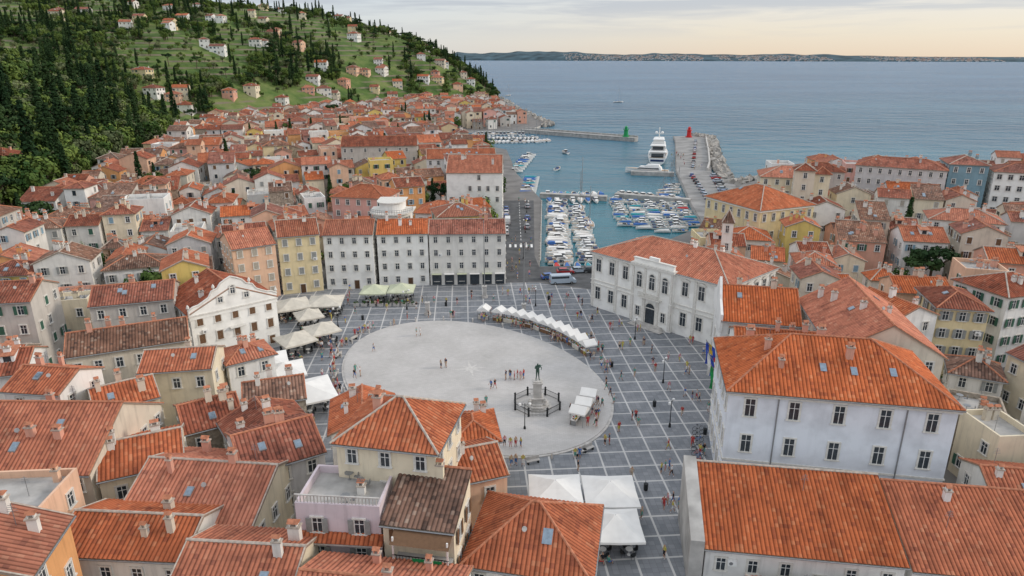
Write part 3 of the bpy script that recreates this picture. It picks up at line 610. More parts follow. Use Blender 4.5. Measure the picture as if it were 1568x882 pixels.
for x,y in((1.5,-2.6),(2.2,2.4)):
    s=-1 if y<0 else 1; z=7.6+3.3*(1-abs(y)/D)+.24; k=3.3/D*(-s)
    a.add([(x-.45,y-.6,z-.6*k),(x+.45,y-.6,z-.6*k),(x+.45,y+.6,z+.6*k),(x-.45,y+.6,z+.6*k)],[(0,1,2,3)])
part(E,'skylights',a,[SKYG])
house('town_house',(-27.6,60.2),(-20.4,64.6),9.2,9.6,'gable',wall=9,rm=1)
house('town_house',(-20.5,68),(-13.5,69.5),8.5,9.5,'gable',axis='y',wall=1,rm=0)
house('town_house',(-38.2,55.6),(-24.6,54.2),12,8,'gable',wall=2,rm=0,sky=1)
house('town_house',(-40.6,49.6),(-28.6,48.8),7.4,8.6,'gable',wall=0,rm=0,sky=0)
house('town_house',(-28.2,44.8),(-18,44),8,8.8,'gable',wall=2,rm=0,sky=1)
house('town_house',(-17.6,41),(-4.6,39.2),8,9,'gable',wall=0,rm=0,chim=3)
house('town_house',(-57,60),(-43,59.8),14.5,10,'gable',rh=4,wall=8,rm=0,sky=2)
house('town_house',(-42.4,60.0),(-35.2,63.4),8.4,9,'gable',wall=2,rm=0)
house('peach_house',(-52,48.4),(-41.6,49.2),8,11.5,'flat',wall=4,floors=4,chim=2)
house('orange_house',(-45.4,38.8),(-35.5,40.6),7,14,'gable',axis='y',wall=11,rm=0,floors=5,skip=.4,chim=2)
house('town_house',(-63,76),(-55.4,75),7.4,11,'gable',wall=1,rm=0)
house('town_house',(-38.6,70.8),(-33,74.4),8,8,'gable',wall=12,rm=1,sky=2)
house('town_house',(-51,74.2),(-45.2,78.4),7,9,'gable',wall=2,rm=0)
house('town_house',(-51.4,85.2),(-42,86.8),7.4,9,'gable',wall=2,rm=0)
house('town_house',(-64.6,90.2),(-49.8,97),9,9,'gable',wall=8,rm=2)
house('stone_house',(-34.2,77.5),(-27,80),7,8,'gable',wall=12,rm=2)
house('town_house',(-31,67),(-24,72),7,8.5,'gable',axis='y',wall=1,rm=1)
house('town_house',(-42,92),(-36.5,96),6,7,'hip',wall=1,rm=0)
house('yellow_arch_house',(-64,119),(-57,122),9,13,'gable',axis='y',wall=6,rm=0)
house('town_house',(-70,106),(-58,110),9,11,'gable',wall=7,rm=1,sky=3)
# ------------------------------------------------------------------ procedural town fabric
GARD=[(-100,150),(-85,200),(-120,232),(-60,232),(-140,262),(-90,300),(-112,350),(-62,338),(-150,330),(-152,402),(-72,420),(-110,460),(-72,131),(-96,121),(88,141),(103,178),(-27,228),(-165,470),(-122,520),(-135,190),(-100,262),(-175,400),(-60,480),(-85,560),(-150,600),(-60,620),(-120,650)]
for x,y in GARD: OBB.append((x,y,.3,5.2,4.6))
def inpoly(x,y,P):
    c=False; n=len(P)
    for i in range(n):
        ax,ay=P[i];bx,by=P[(i+1)%n]
        if (ay>y)!=(by>y) and x<ax+(y-ay)/(by-ay)*(bx-ax): c=not c
    return c
def inobb(x,y,m=0):
    for cx,cy,r,W,D in OBB:
        dx,dy=x-cx,y-cy
        if dx*dx+dy*dy>(W+D+m)**2: continue
        a=dx*math.cos(r)+dy*math.sin(r); b=-dx*math.sin(r)+dy*math.cos(r)
        if abs(a)<W+m and abs(b)<D+m: return True
    return False
regL=[(-60,36),(8,36),(9,56),(-2,78),(-24,88),(-41,98),(-55,110),(-60,137),(-45,160),(-4,161),(-4,250),(-9,312),(-14,395),(-38,440),(-40,505),(4,518),(16,560),(10,600),(-6,700),(-32,850),(-130,742),(-232,550),(-185,335),(-160,234),(-150,190),(-100,110)]
regR=[(40,112),(36,100),(60,60),(110,80),(220,190),(240,262),(190,285),(130,285),(100,272),(86,230),(70,205),(62,190),(46,176),(40,150),(32,140)]
wcol=[0,0,0,1,1,1,16,2,2,3,4,4,5,6,7,8,8,9,12,0,2,15,1,11]
def filler(reg,ang,seed=1):
    rr=random.Random(seed); ca,sa=math.cos(ang),math.sin(ang); cnt=0
    row=0; v=-900.0
    while v<900:
        u=-900.0+rr.uniform(0,5); d=rr.uniform(7.6,10.0)
        while u<900:
            w=rr.uniform(5.8,11.5)
            wob=3.0*math.sin(u*.03+v*.01)
            x=u*ca-(v+wob)*sa; y=u*sa+(v+wob)*ca
            if 30<y<900 and -320<x<260:
                a2=ang+.12*math.cos(u*.03)+rr.uniform(-.1,.1)
                dd=d+rr.uniform(-1,1)
                c2,s2=math.cos(a2),math.sin(a2); ok=True
                for i in(-1,0,1):
                    for j in(-1,0,1):
                        px=x+i*w*.46*c2-j*dd*.46*s2; py=y+i*w*.46*s2+j*dd*.46*c2
                        if not inpoly(px,py,reg) or inobb(px,py): ok=False;break
                    if not ok: break
                if ok:
                    hw=Vector((c2,s2))*w/2; fr=Vector((x,y))-Vector((-s2,c2))*dd/2
                    h=rr.choice([6.6,7.6,8.6,9.3,10,11,12,13.2])
                    if y>420: h*=.85
                    R.seed(int(x*13+y*7))
                    rt=rr.choices(['gable','hip','shed','flat'],[.66,.16,.08,.10])[0]
                    house('town_house',fr-hw,fr+hw,dd,h,rt,axis=rr.choice(['x','y']),rh=(2.6 if rt=='shed' else None),wall=rr.choice(wcol),rm=rr.choices([0,1,2],[.32,.42,.26])[0],fillr=True,shut='rand',skip=.25,base=0)
                    OBB.append((x,y,a2,w/2-.2,dd/2-.2)); cnt+=1
            u+=w+(.25 if rr.random()<.8 else 2.5)
        row+=1; v+=d+(2.6 if row%2 else 0.8)
    return cnt
c1=filler(regL,math.radians(14),seed=3); c2=filler(regR,math.radians(-12),seed=5)
def plug(reg,ang,n,seed):
    rr=random.Random(seed); cnt=0
    xs=[p[0] for p in reg];ys=[p[1] for p in reg]
    for _ in range(n):
        x=rr.uniform(min(xs),max(xs));y=rr.uniform(min(ys),min(max(ys),520))
        w=rr.uniform(4.5,7.5);dd=rr.uniform(4.5,7); a2=ang+rr.uniform(-.3,.3); c2,s2=math.cos(a2),math.sin(a2); ok=True
        for i in(-1,0,1):
            for j in(-1,0,1):
                px=x+i*w*.5*c2-j*dd*.5*s2; py=y+i*w*.5*s2+j*dd*.5*c2
                if not inpoly(px,py,reg) or inobb(px,py): ok=False;break
            if not ok: break
        if ok:
            hw=Vector((c2,s2))*w/2; fr=Vector((x,y))-Vector((-s2,c2))*dd/2; R.seed(int(x*13+y*7))
            house('town_house',fr-hw,fr+hw,dd,rr.uniform(5,8.5),rr.choice(['gable','shed','hip','flat']),rh=1.6,wall=rr.choice(wcol),rm=rr.choice([0,1,2]),fillr=True,shut='rand',skip=.3)
            OBB.append((x,y,a2,w/2,dd/2)); cnt+=1
    return cnt
c3=plug(regL,.25,2400,8)+plug(regR,-.2,700,9)
R.seed(99)
hh=[(-197,685,5,'red_house'),(-243,605,5,'salmon_house'),(-286,700,1,'white_villa'),(-300,706,1,'white_villa'),(-262,762,1,'white_villa'),(-238,800,4,'villa'),(-203,760,1,'white_villa'),(-270,562,4,'pink_house'),(-284,556,1,'white_house'),(-308,590,3,'yellow_house'),(-474,760,2,'hilltop_villa'),(-98,800,3,'yellow_house'),(-148,762,3,'ochre_house'),(-113,765,0,'villa'),(-165,790,4,'villa'),(-90,850,3,'villa'),(-85,900,1,'villa'),(-190,250,2,'yellow_house'),(-178,700,8,'villa'),(-210,640,0,'villa')]
for i in range(40):
    y=R.uniform(720,1150); x=-R.uniform(.10,.70)*y
    if hill_sd([x],[y])[0]>30: hh.append((x,y,R.choice([0,1,2,3,4]),'villa'))
for i in range(75):
    x=R.uniform(-275,-40); y=R.uniform(540,900)
    d_=hill_sd([x],[y])[0]
    if 3<d_<70: hh.append((x,y,R.choice([0,1,2,4,8,5]),'villa'))
for x,y,wl,nm in hh:
    z=th1(x,y); w=R.uniform(8,15); a_=R.uniform(-.3,.3); c_,s_=math.cos(a_)*w/2,math.sin(a_)*w/2
    house(nm,(x-c_,y-s_),(x+c_,y+s_),R.uniform(8,11),R.uniform(6,8.5),R.choice(['hip','gable']),wall=wl,rm=R.choice([0,1,1]),base=z-.6,lod=2,z0=-8,shut='rand')
# ------------------------------------------------------------------ trees
BARK=plain('bark',(0.10,0.075,0.055),.95)
def leafmat(name,cd,cl):
    m,nt,b=newmat(name); L=nt.links
    oi=N(nt,'ShaderNodeObjectInfo'); tc=N(nt,'ShaderNodeTexCoord'); n1=N(nt,'ShaderNodeTexNoise'); n1.inputs['Scale'].default_value=.6; L.new(tc.outputs['Object'],n1.inputs['Vector'])
    sp=N(nt,'ShaderNodeSeparateXYZ'); L.new(tc.outputs['Object'],sp.inputs[0])
    ad=N(nt,'ShaderNodeMath',operation='MULTIPLY_ADD'); ad.inputs[1].default_value=.95; L.new(oi.outputs['Random'],ad.inputs[0])
    s=N(nt,'ShaderNodeMath',operation='SUBTRACT'); s.inputs[1].default_value=.42; L.new(n1.outputs['Fac'],s.inputs[0]); L.new(s.outputs[0],ad.inputs[2])
    r=ramp(nt,[(0.1,cd),(0.9,cl)]); L.new(ad.outputs[0],r.inputs['Fac']); L.new(r.outputs[0],b.inputs['Base Color']); b.inputs['Roughness'].default_value=.8; b.inputs['Specular IOR Level'].default_value=.1
    return m
LEAF=leafmat('foliage',(0.03,0.07,0.018),(0.15,0.21,0.05)); LEAFD=leafmat('foliage_cypress',(0.014,0.036,0.014),(0.04,0.075,0.026)); LEAFP=leafmat('foliage_olive',(0.08,0.105,0.05),(0.20,0.23,0.11))
def leafclump(a,c,r,n,sz,rr,mi=1,fl=1.0):
    for _ in range(n):
        v=Vector((rr.gauss(0,1),rr.gauss(0,1),rr.gauss(0,1))).normalized()*r*rr.uniform(.55,1.05); v.z*=fl
        p=Vector(c)+v; nn=(v.normalized()*1.4+Vector((rr.uniform(-.5,.5),rr.uniform(-.5,.5),rr.uniform(-.1,.7)))).normalized()
        t=nn.orthogonal().normalized(); t.rotate(Matrix.Rotation(rr.uniform(0,6.3),3,nn)); b_=nn.cross(t); s=sz*rr.uniform(.6,1.3)
        a.add([p-t*s-b_*s*.4,p+t*s*.2-b_*s*.7,p+t*s+b_*s*.3,p-t*s*.2+b_*s*.8],[(0,1,2,3)],mi)
def tree_mesh(kind,seed,dense=1.0):
    rr=random.Random(seed); a=Acc()
    if kind=='broad':
        a.tube((0,0,-1),(0.1,0,2.4),.28,7,0,.2)
        for i in range(6):
            t=i*1.05+rr.random(); e=(math.cos(t)*2.0,math.sin(t)*2.0,rr.uniform(3.6,5)); a.tube((.1,0,2.0),e,.14,5,0,.05)
        for i in range(17):
            t=rr.uniform(0,6.3); q=rr.uniform(0,1)**.5*2.5; z=rr.uniform(2.6,6.2)-q*.25
            leafclump(a,(math.cos(t)*q,math.sin(t)*q,z),rr.uniform(.9,1.4),int(42*dense),.36/ (dense**.5),rr)
    elif kind=='cypress':
        a.tube((0,0,-1),(0,0,9.5),.22,6,0,.04)
        for i in range(26):
            z=.8+i*.42; rad=1.15*math.sin(min(1,(i+3)/9)*pi/2)*(1-(i/27)**1.8)+.12
            for k in range(3):
                t=rr.uniform(0,6.3); leafclump(a,(math.cos(t)*rad*.4,math.sin(t)*rad*.4,z),rad*.7,int(10*dense),.26,rr,1,1.5)
    else:
        a.tube((0,0,-1),(.4,.1,6),.3,7,0,.18)
        for i in range(8):
            t=i*.8+rr.random()*.4; a.tube((.35,.1,4.9),(.4+math.cos(t)*2.6,.1+math.sin(t)*2.6,7.0+rr.random()),.11,5,0,.04)
        for i in range(20):
            t=rr.uniform(0,6.3); q=rr.uniform(0,1)**.5*3.4
            leafclump(a,(.4+math.cos(t)*q,math.sin(t)*q,7.6+rr.uniform(-.5,.7)-q*.12),rr.uniform(.8,1.2),int(36*dense),.3,rr,1,.6)
    return a
def tmesh(kind,seed,leaf,dense=1.0): return tree_mesh(kind,seed,dense).mesh(kind+'_tree',[BARK,leaf])
def scatter(name,me,pts,childname):
    a=Acc()
    for x,y,z,s,r in pts:
        h=s/2; c_,s_=math.cos(r)*h,math.sin(r)*h
        a.add([(x-c_+s_,y-s_-c_,z),(x+c_+s_,y+s_-c_,z),(x+c_-s_,y+s_+c_,z),(x-c_-s_,y-s_+c_,z)],[(0,1,2,3)])
    o=obj(name,a.mesh(name,[BARK])); o.instance_type='FACES'; o.use_instance_faces_scale=True; o.show_instancer_for_render=False; o.show_instancer_for_viewport=False
    obj(childname,me,o); return o
kinds=[('broad',1,LEAF),('broad',2,LEAF),('broad',3,LEAFP),('broad',4,LEAF),('pine',5,LEAFD),('cypress',6,LEAFD)]
P={i:[] for i in range(6)}
rr=random.Random(5); tot=0
hpos=[(x,y) for x,y,_,_ in hh]
xs_=[];ys_=[]
for _ in range(22000):
    y=rr.uniform(180,1300) if rr.random()<.8 else rr.uniform(180,700); x=rr.uniform(-.86*y-10,0)
    xs_.append(x);ys_.append(y)
sd=hill_sd(xs_,ys_); zz=th(xs_,ys_)
for x,y,d_,z in zip(xs_,ys_,sd,zz):
    if d_<2: continue
    nz=noise.noise(Vector((x*.011,y*.011,3)))+.6*noise.noise(Vector((x*.04,y*.04,9)))
    near=y<430
    coast=(x>-.15*y)
    if near and rr.random()<.45: continue
    open_=nz<.12 and not(near or coast)
    if open_ and rr.random()<.74: continue
    if y>900 and rr.random()<.3: continue
    if any(abs(x-a_)<10 and -22<(y-b_)<7 for a_,b_ in hpos): continue
    k=rr.choices(range(6),[.24,.21,.2,.16,.06+(.2 if coast else 0),.15 if nz>0 else .06])[0]
    s=rr.uniform(.7,1.35)*(1.75 if near else (1.15 if not open_ else 1))
    if open_ and k<4: s*=.62
    if k==5: s*=1.3
    P[k].append((x,y,z-.3,s,rr.uniform(0,6.3))); tot+=1
for k,(kd,sdn,lf) in enumerate(kinds):
    scatter('hillside_woods',tmesh(kd,sdn,lf,1.4 if k in(0,5) else 1.0),P[k],kd+'_tree')
bt=tmesh('broad',21,LEAF,1.6); ct=tmesh('cypress',22,LEAFD,1.5); pt_=tmesh('pine',23,LEAFD,1.4)
TL=[(-172,262,2.0,'c'),(-167,256,1.7,'c'),(-180,270,1.9,'c'),(-128,170,.8,'b'),(-12,198,.95,'b'),(-10.5,201,.8,'b'),(-48,152,.6,'b'),(-33,182,.7,'c'),(70,96,.45,'b'),(73,95,.5,'b'),(66,97,.4,'b'),(-138,192,1.0,'b'),(-146,214,1.2,'p'),(-267,880,2.2,'c'),(-152,700,1.3,'c'),(-160,705,1.5,'c'),(-224,430,2.0,'c'),(-214,380,1.9,'c'),(-232,470,1.8,'c'),(-250,520,2.0,'c')]
rt_=random.Random(77)
for x,y in GARD:
    for q in range(3): TL.append((x+(-3+q*3)+rt_.uniform(-.6,.6),y+rt_.uniform(-2.5,2.5),rt_.uniform(1.0,1.5),rt_.choice('bbbcp') if y>140 else 'b'))
for _ in range(2500):
    x=rt_.uniform(-200,0); y=rt_.uniform(100,520)
    if len(TL)>150: break
    if inpoly(x,y,regL) and not inobb(x,y,.7): TL.append((x,y,rt_.uniform(.8,1.35)*(1.15 if y>200 else .8),rt_.choice('bbbbc')))
for x,y,s,k in TL:
    z=max(0,th1(x,y)); me={'b':bt,'c':ct,'p':pt_}[k]
    obj({'b':'broadleaf_tree','c':'cypress_tree','p':'pine_tree'}[k],me,None,(x,y,z),R.uniform(0,6),(s,s,s))
# ------------------------------------------------------------------ distant coast
def coast():
    a=Acc(); nx=260; prof=[(0,-2),(60,.14),(200,.35),(500,.65),(1100,1.0),(1900,.8)]
    def cy(x): return 13500-6300*min(1,max(0,(x+1400)/9500))
    def hg(x):
        t=(x+1400)/13500; return (165-118*min(1,t*1.6))*(1+.3*noise.noise(Vector((x*.0008,0,0)))+.18*noise.noise(Vector((x*.004,5,0))))*min(1,(x+1400)/450+.3)
    for i in range(nx):
        t=i/(nx-1); x=-1400+t*13500
        for d_,f in prof: a.v.append((x+noise.noise(Vector((x*.003,d_,1)))*60,cy(x)+d_,f*hg(x) if f>0 else -3))
    n=len(prof)
    for i in range(nx-1):
        for j in range(n-1): a.f.append([i*n+j,(i+1)*n+j,(i+1)*n+j+1,i*n+j+1]); a.m.append(0); a.uv.append(None)
    m=plain('distant_land',(0.055,0.095,0.115),1,var=.5,scale=.006)  # distance haze is put into the bluish base colour
    obj('distant_coast',a.mesh('coast',[m]))
    b_=Acc(); rr=random.Random(3)
    for _ in range(1500):
        x=rr.uniform(900,7000)
        if noise.noise(Vector((x*.0012,2,2)))<-.12: continue
        q=rr.random()**1.5; d_=20+q*700; f=0
        for (d0,f0),(d1,f1) in zip(prof,prof[1:]):
            if d0<=d_<=d1: f=f0+(f1-f0)*(d_-d0)/(d1-d0)
        z=max(0,f*hg(x)); s=rr.uniform(9,19); b_.box((x,cy(x)+d_,z+3),(s*1.7,s,s*.9),rr.choice([0,0,1])); b_.box((x,cy(x)+d_,z+3+s*.5),(s*1.8,s*1.1,s*.16),2)
    obj('distant_coast_town',b_.mesh('town',[col('far_white',(.66,.64,.62)),col('far_cream',(.58,.50,.43)),col('far_roof',(.42,.27,.22))]))
coast()
# ------------------------------------------------------------------ harbour
def pier(name,P,Q,w,z=1.0,wall=False):
    P=Vector(P);Q=Vector(Q); u=(Q-P).normalized(); n=Vector((-u.y,u.x)); a=Acc()
    a.prism([tuple(P-n*w/2),tuple(Q-n*w/2),tuple(Q+n*w/2),tuple(P+n*w/2)],-4,z)
    c=(P+Q)/2
    if wall: a.obox((c.x+n.x*(w/2-.5),c.y+n.y*(w/2-.5),z+.5),(u.x,u.y),(Q-P).length,.8,1.0)
    a.obox((c.x-n.x*(w/2+.02),c.y-n.y*(w/2+.02),z-.2),(u.x,u.y),(Q-P).length,.3,.36)
    return obj(name,a.mesh(name,[CONC]))
pier('breakwater_pier',(8,503),(80,447),5,1.2,True); pier('jetty',(11,262),(36,256),3,.4); pier('jetty',(66,250),(40,262),3,.4); pier('jetty',(74,312),(55,316),3,.4)
def lighthouse(name,x,y,z,mat):
    E=empty(name,(x,y,z)); a=Acc()
    a.lathe((0,0,0),[(2.2,0),(2.2,.6),(1.5,.6),(1.3,4.2),(1.9,4.4),(1.9,4.6),(.9,4.6),(.9,6),(1.2,6.1),(.1,6.9)],14,0)
    for i in range(12):
        t=2*pi*i/12; a.tube((1.8*math.cos(t),1.8*math.sin(t),4.6),(1.8*math.cos(t),1.8*math.sin(t),5.5),.05,4,0)
    part(E,'tower',a,[mat])
lighthouse('green_harbour_light',74,452,1.2,GREEN); lighthouse('red_harbour_light',117,460,0,RED)
def rocks(name,path,n,spread,seed):
    rr=random.Random(seed); a=Acc()
    for _ in range(n):
        t=rr.random()*(len(path)-1); i=int(t); f=t-i; x=path[i][0]*(1-f)+path[i+1][0]*f+rr.uniform(-1,1)*spread; y=path[i][1]*(1-f)+path[i+1][1]*f+rr.uniform(-1,1)*spread
        s=rr.uniform(.7,1.8); base=[Vector((sx,sy,sz)) for sz in(-1,1) for sx,sy in((-1,-1),(1,-1),(1,1),(-1,1))]
        q=Matrix.Rotation(rr.uniform(0,6),3,Vector((rr.random(),rr.random(),rr.random()+.1)))
        vs=[tuple(Vector((x,y,rr.uniform(-.9,.4)))+q@(v*s*rr.uniform(.55,.95))) for v in base]
        a.add(vs,[(0,3,2,1),(4,5,6,7),(0,1,5,4),(1,2,6,5),(2,3,7,6),(3,0,4,7)])
    obj(name,a.mesh(name,[plain('rock',(.36,.34,.31),.95,var=.35,scale=.5)]))
rocks('breakwater_rocks',[(94,300),(101,335),(113,385),(124,430),(131,458),(124,470)],420,2.6,1)
rocks('shore_rocks',[(93,285),(100,294),(130,303),(200,303)],160,2.5,2); rocks('shore_rocks',[(26,545),(30,562),(24,600),(10,700),(-10,880),(-60,1380)],300,3.5,3)
a=Acc()
pp=[(92,318),(99,340),(112,390),(123,435),(128,454)]
for (x1,y1),(x2,y2) in zip(pp,pp[1:]):
    c_=((x1+x2)/2-1.2,(y1+y2)/2,.7); l=math.hypot(x2-x1,y2-y1); a.obox(c_,((x2-x1)/l,(y2-y1)/l),l+.3,.8,1.5)
obj('sea_wall',a.mesh('sea_wall',[PSTONE]))
def hull(a,L,B,H,mi=0,dk=1,x0=0,z0=0,n=10,sheer=.35):
    st=[]
    for i in range(n+1):
        t=i/n; w=B/2*(1-max(0,(t-.45)/.55)**2.2)*(.88+.12*min(1,t/.3)); zs=H*(1+sheer*t*t); x=-L/2+L*t
        w=max(w,.03); st.append([(x,-w,zs),(x,-w*.8,zs*.35),(x,0,-.35*H+(.35*H*max(0,(t-.8)/.2))),(x,w*.8,zs*.35),(x,w,zs)])
    vs=[(p[0]+x0,p[1],p[2]+z0) for s in st for p in s]; fs=[]
    for i in range(n):
        for j in range(4): fs.append((i*5+j,i*5+j+1,(i+1)*5+j+1,(i+1)*5+j))
    fs.append((0,1,2,3,4)); a.add(vs,fs,mi)
    vs=[];fs=[]
    for s in st: vs+=[(s[0][0]+x0,s[0][1]*.86,s[0][2]+z0-.08),(s[4][0]+x0,s[4][1]*.86,s[4][2]+z0-.08),(s[0][0]+x0,s[0][1],s[0][2]+z0),(s[4][0]+x0,s[4][1],s[4][2]+z0)]
    for i in range(n):
        b0=i*4;b1=b0+4; fs+=[(b0,b1,b1+1,b0+1)]
    a.add(vs,fs,dk); a.add(vs,[q for i in range(n) for q in((i*4+2,i*4+6,i*4+4,i*4),(i*4+1,i*4+5,i*4+7,i*4+3))],mi)
def wedge(a,x0,x1,B0,B1,z0,z1,sl,mi):
    a.add([(x0,-B0/2,z0),(x1,-B1/2,z0),(x1,B1/2,z0),(x0,B0/2,z0),(x0+sl*.3,-B0*.42,z1),(x1-sl,-B1*.36,z1),(x1-sl,B1*.36,z1),(x0+sl*.3,B0*.42,z1)],[(0,1,5,4),(1,2,6,5),(2,3,7,6),(3,0,4,7),(4,5,6,7)],mi)
def boat_mesh(kind,cv):
    a=Acc()
    L_=7.5 if kind!='sail' else 10.5; B=2.5 if kind!='sail' else 3.2
    hull(a,L_,B,.9)
    if kind=='open':
        wedge(a,-.4,1.3,1.6,1.3,.85,1.5,.5,3); a.box((-1.5,0,1.0),(1.0,1.7,.4),2); a.box((-3.7,0,1.2),(.4,.4,.9),4); a.box((.2,0,.98),(1.0,1.2,.5),0)
    elif kind=='cabin':
        wedge(a,-1.0,2.4,1.9,1.2,.85,1.65,1.0,0); wedge(a,-.95,1.7,1.75,1.35,1.1,1.5,.6,3); wedge(a,-1.4,1.0,1.8,1.5,1.65,2.1,.7,3); wedge(a,-1.6,.6,1.9,1.6,2.1,2.18,.2,0); a.box((-2.6,0,.98),(1.4,1.8,.3),2)
    elif kind=='cover':
        wedge(a,-3.5,3.2,2.4,.6,.9,1.5,1.6,2)
    else:
        wedge(a,-1.8,3,2.0,1.2,.85,1.4,1.4,0); wedge(a,-1.6,2.4,2.03,1.5,1.05,1.25,.5,3); a.tube((.6,0,.9),(.6,0,14),.09,6,4); a.tube((.6,0,1.9),(-3.6,0,1.9),.12,6,2); a.tube((5.1,0,1.2),(.6,0,13.5),.03,4,4); a.tube((-5,0,1.1),(.6,0,13.8),.03,4,4); a.box((.6,0,8),(.06,1.8,.06),4)
    return a.mesh('boat_'+kind,[WHITE,TEAK,cv,GLASS,METAL])
BM=[('motorboat',boat_mesh('open',BLUE)),('motorboat',boat_mesh('cabin',NAVY)),('covered_boat',boat_mesh('cover',BLUE)),('covered_boat',boat_mesh('cover',TEALC)),('motorboat',boat_mesh('cabin',CANVASB)),('covered_boat',boat_mesh('cover',CANVAS)),('sailboat',boat_mesh('sail',BLUE)),('covered_boat',boat_mesh('cover',RED))]
def boat(x,y,r,k=None,s=1):
    k=R.choice([0,1,1,4,2,3,5]) if k is None else k; n,me=BM[k]; obj(n,me,None,(x,y,-1.35),r+R.uniform(-.06,.06),(s,s,s))
for i in range(29): boat(12.6+i*.13+R.uniform(-.4,.4),171+i*2.65,R.choice([0,0,pi]),R.choice([0,1,1,4,4,5,2]),R.uniform(.85,1.05))
for i in range(24): boat(20.6+i*.1+R.uniform(-.5,.5),173+i*3.0,R.choice([0,0,pi]),R.choice([0,1,4,5,1]),R.uniform(.7,.9))
for i,k in enumerate([7,2,2,3]): boat(11.5+i*2.7,168.6,pi/2,k,.7)
for i in range(5): boat(27+i*2.9,180+i*3.6,pi/2+.7,R.choice([0,2,5,7]),.75)
for i in range(9): boat(14+i*2.6,266,pi/2,None,.9)
for i in range(7): boat(14+i*2.9,252.5,-pi/2,None,.85)
for i in range(9): boat(43+i*2.5,266-i*1.2,pi/2+.3,R.choice([0,1,6,4]),.9)
for j in range(5):
    for i in range(13): 
        x=36+j*5.4+i*.3+R.uniform(-.4,.4); y=206+i*3.6+R.uniform(-.4,.4)+(8 if j==0 else (4 if j==1 else 0))
        if x<60.5+(y-209)*.13-2.5: boat(x,y,R.choice([0,pi]),R.choice([0,1,2,2,3,4,5,7,0,1,4]),R.uniform(.65,.8))
for i in range(10): boat(60+i*1.9,262+i*6,.1,R.choice([0,1,4,6,2]),.9) if i<5 else None
for i in range(9): boat(-1+i*1.0+2.5,322+i*7,.2,None,1)
for i in range(10): boat(6+i*.3,268+i*4,.1,None,.95)
for i in range(20): boat(-26+i*2.6,438+R.uniform(-2,2)+i*.5,pi/2,R.choice([1,6,6,4,5]),1)
for i in range(18): boat(-28+i*2.6,462+R.uniform(-2,2),-pi/2,R.choice([1,6,6,4]),1)
for i in range(14): boat(-26+i*2.6,488,pi/2,R.choice([1,6,4]),1)
boat(22,330,1.2,0,1); boat(128,850,.3,6,1.2); boat(-5,1000,1,6,1.2); boat(30,390,2,1,1); boat(24,238,1.4,6,1.0); boat(27,262,1.5,6,1.1); boat(25,215,1.5,6,.9)
def yacht():
    E=empty('motor_yacht',(77.6,366,-1.3),math.radians(77)); a=Acc()
    hull(a,44,10,3.6,n=16,sheer=.45)
    wedge(a,-20,13,8.6,5.5,3.6,6.2,3,0); wedge(a,-18,11.5,8.7,6,4.5,5.5,1.5,3); wedge(a,-20.5,9,9.2,7,6.2,6.5,1,0)
    wedge(a,-15,7,7.6,5.5,6.5,9.0,3,0); wedge(a,-14,6.2,7.7,6,7.2,8.3,2,3); wedge(a,-17,5.5,8,6.2,9.0,9.25,1,0)
    wedge(a,-10,2.5,5.8,4.5,9.25,11.4,2.5,0); wedge(a,-9.5,2.2,5.9,4.6,9.9,10.8,1.6,3); wedge(a,-11,2,6,5,11.4,11.6,.6,0)
    a.tube((-4,0,11.5),(-4.6,0,17),.25,6,0); a.box((-4.4,0,14),(.4,4,.25),0); a.lathe((-4,1.5,14),[(.7,0),(.8,.4),(.5,.9),(.1,1.1)],10,0); a.lathe((-4,-1.5,14),[(.7,0),(.8,.4),(.5,.9),(.1,1.1)],10,0)
    a.box((-20.3,0,4.6),(.1,6,1.7),3); a.box((-15.3,0,7.6),(.1,5.4,1.6),3); a.box((-22.05,0,2.3),(.08,6.5,1.0),2)
    for z,xx in((5.0,-21.8),(7.4,-20.2),(10.1,-16.8)):
        a.box((xx,0,z),(.1,7,.1),4)
    part(E,'hull_and_decks',a,[WHITE,TEAK,NAVY,GLASS,METAL])
yacht()
E=empty('motor_yacht',(63,320,-1.3),math.radians(160)); a=Acc(); hull(a,20,5,1.8,n=12); wedge(a,-7,5,4.2,3,1.8,3.3,2,0); wedge(a,-6,4.4,4.3,3.2,2.2,2.9,1.4,3); wedge(a,-6,1,3.4,2.8,3.3,4.3,1.4,0); part(E,'hull_and_decks',a,[WHITE,TEAK,NAVY,GLASS])
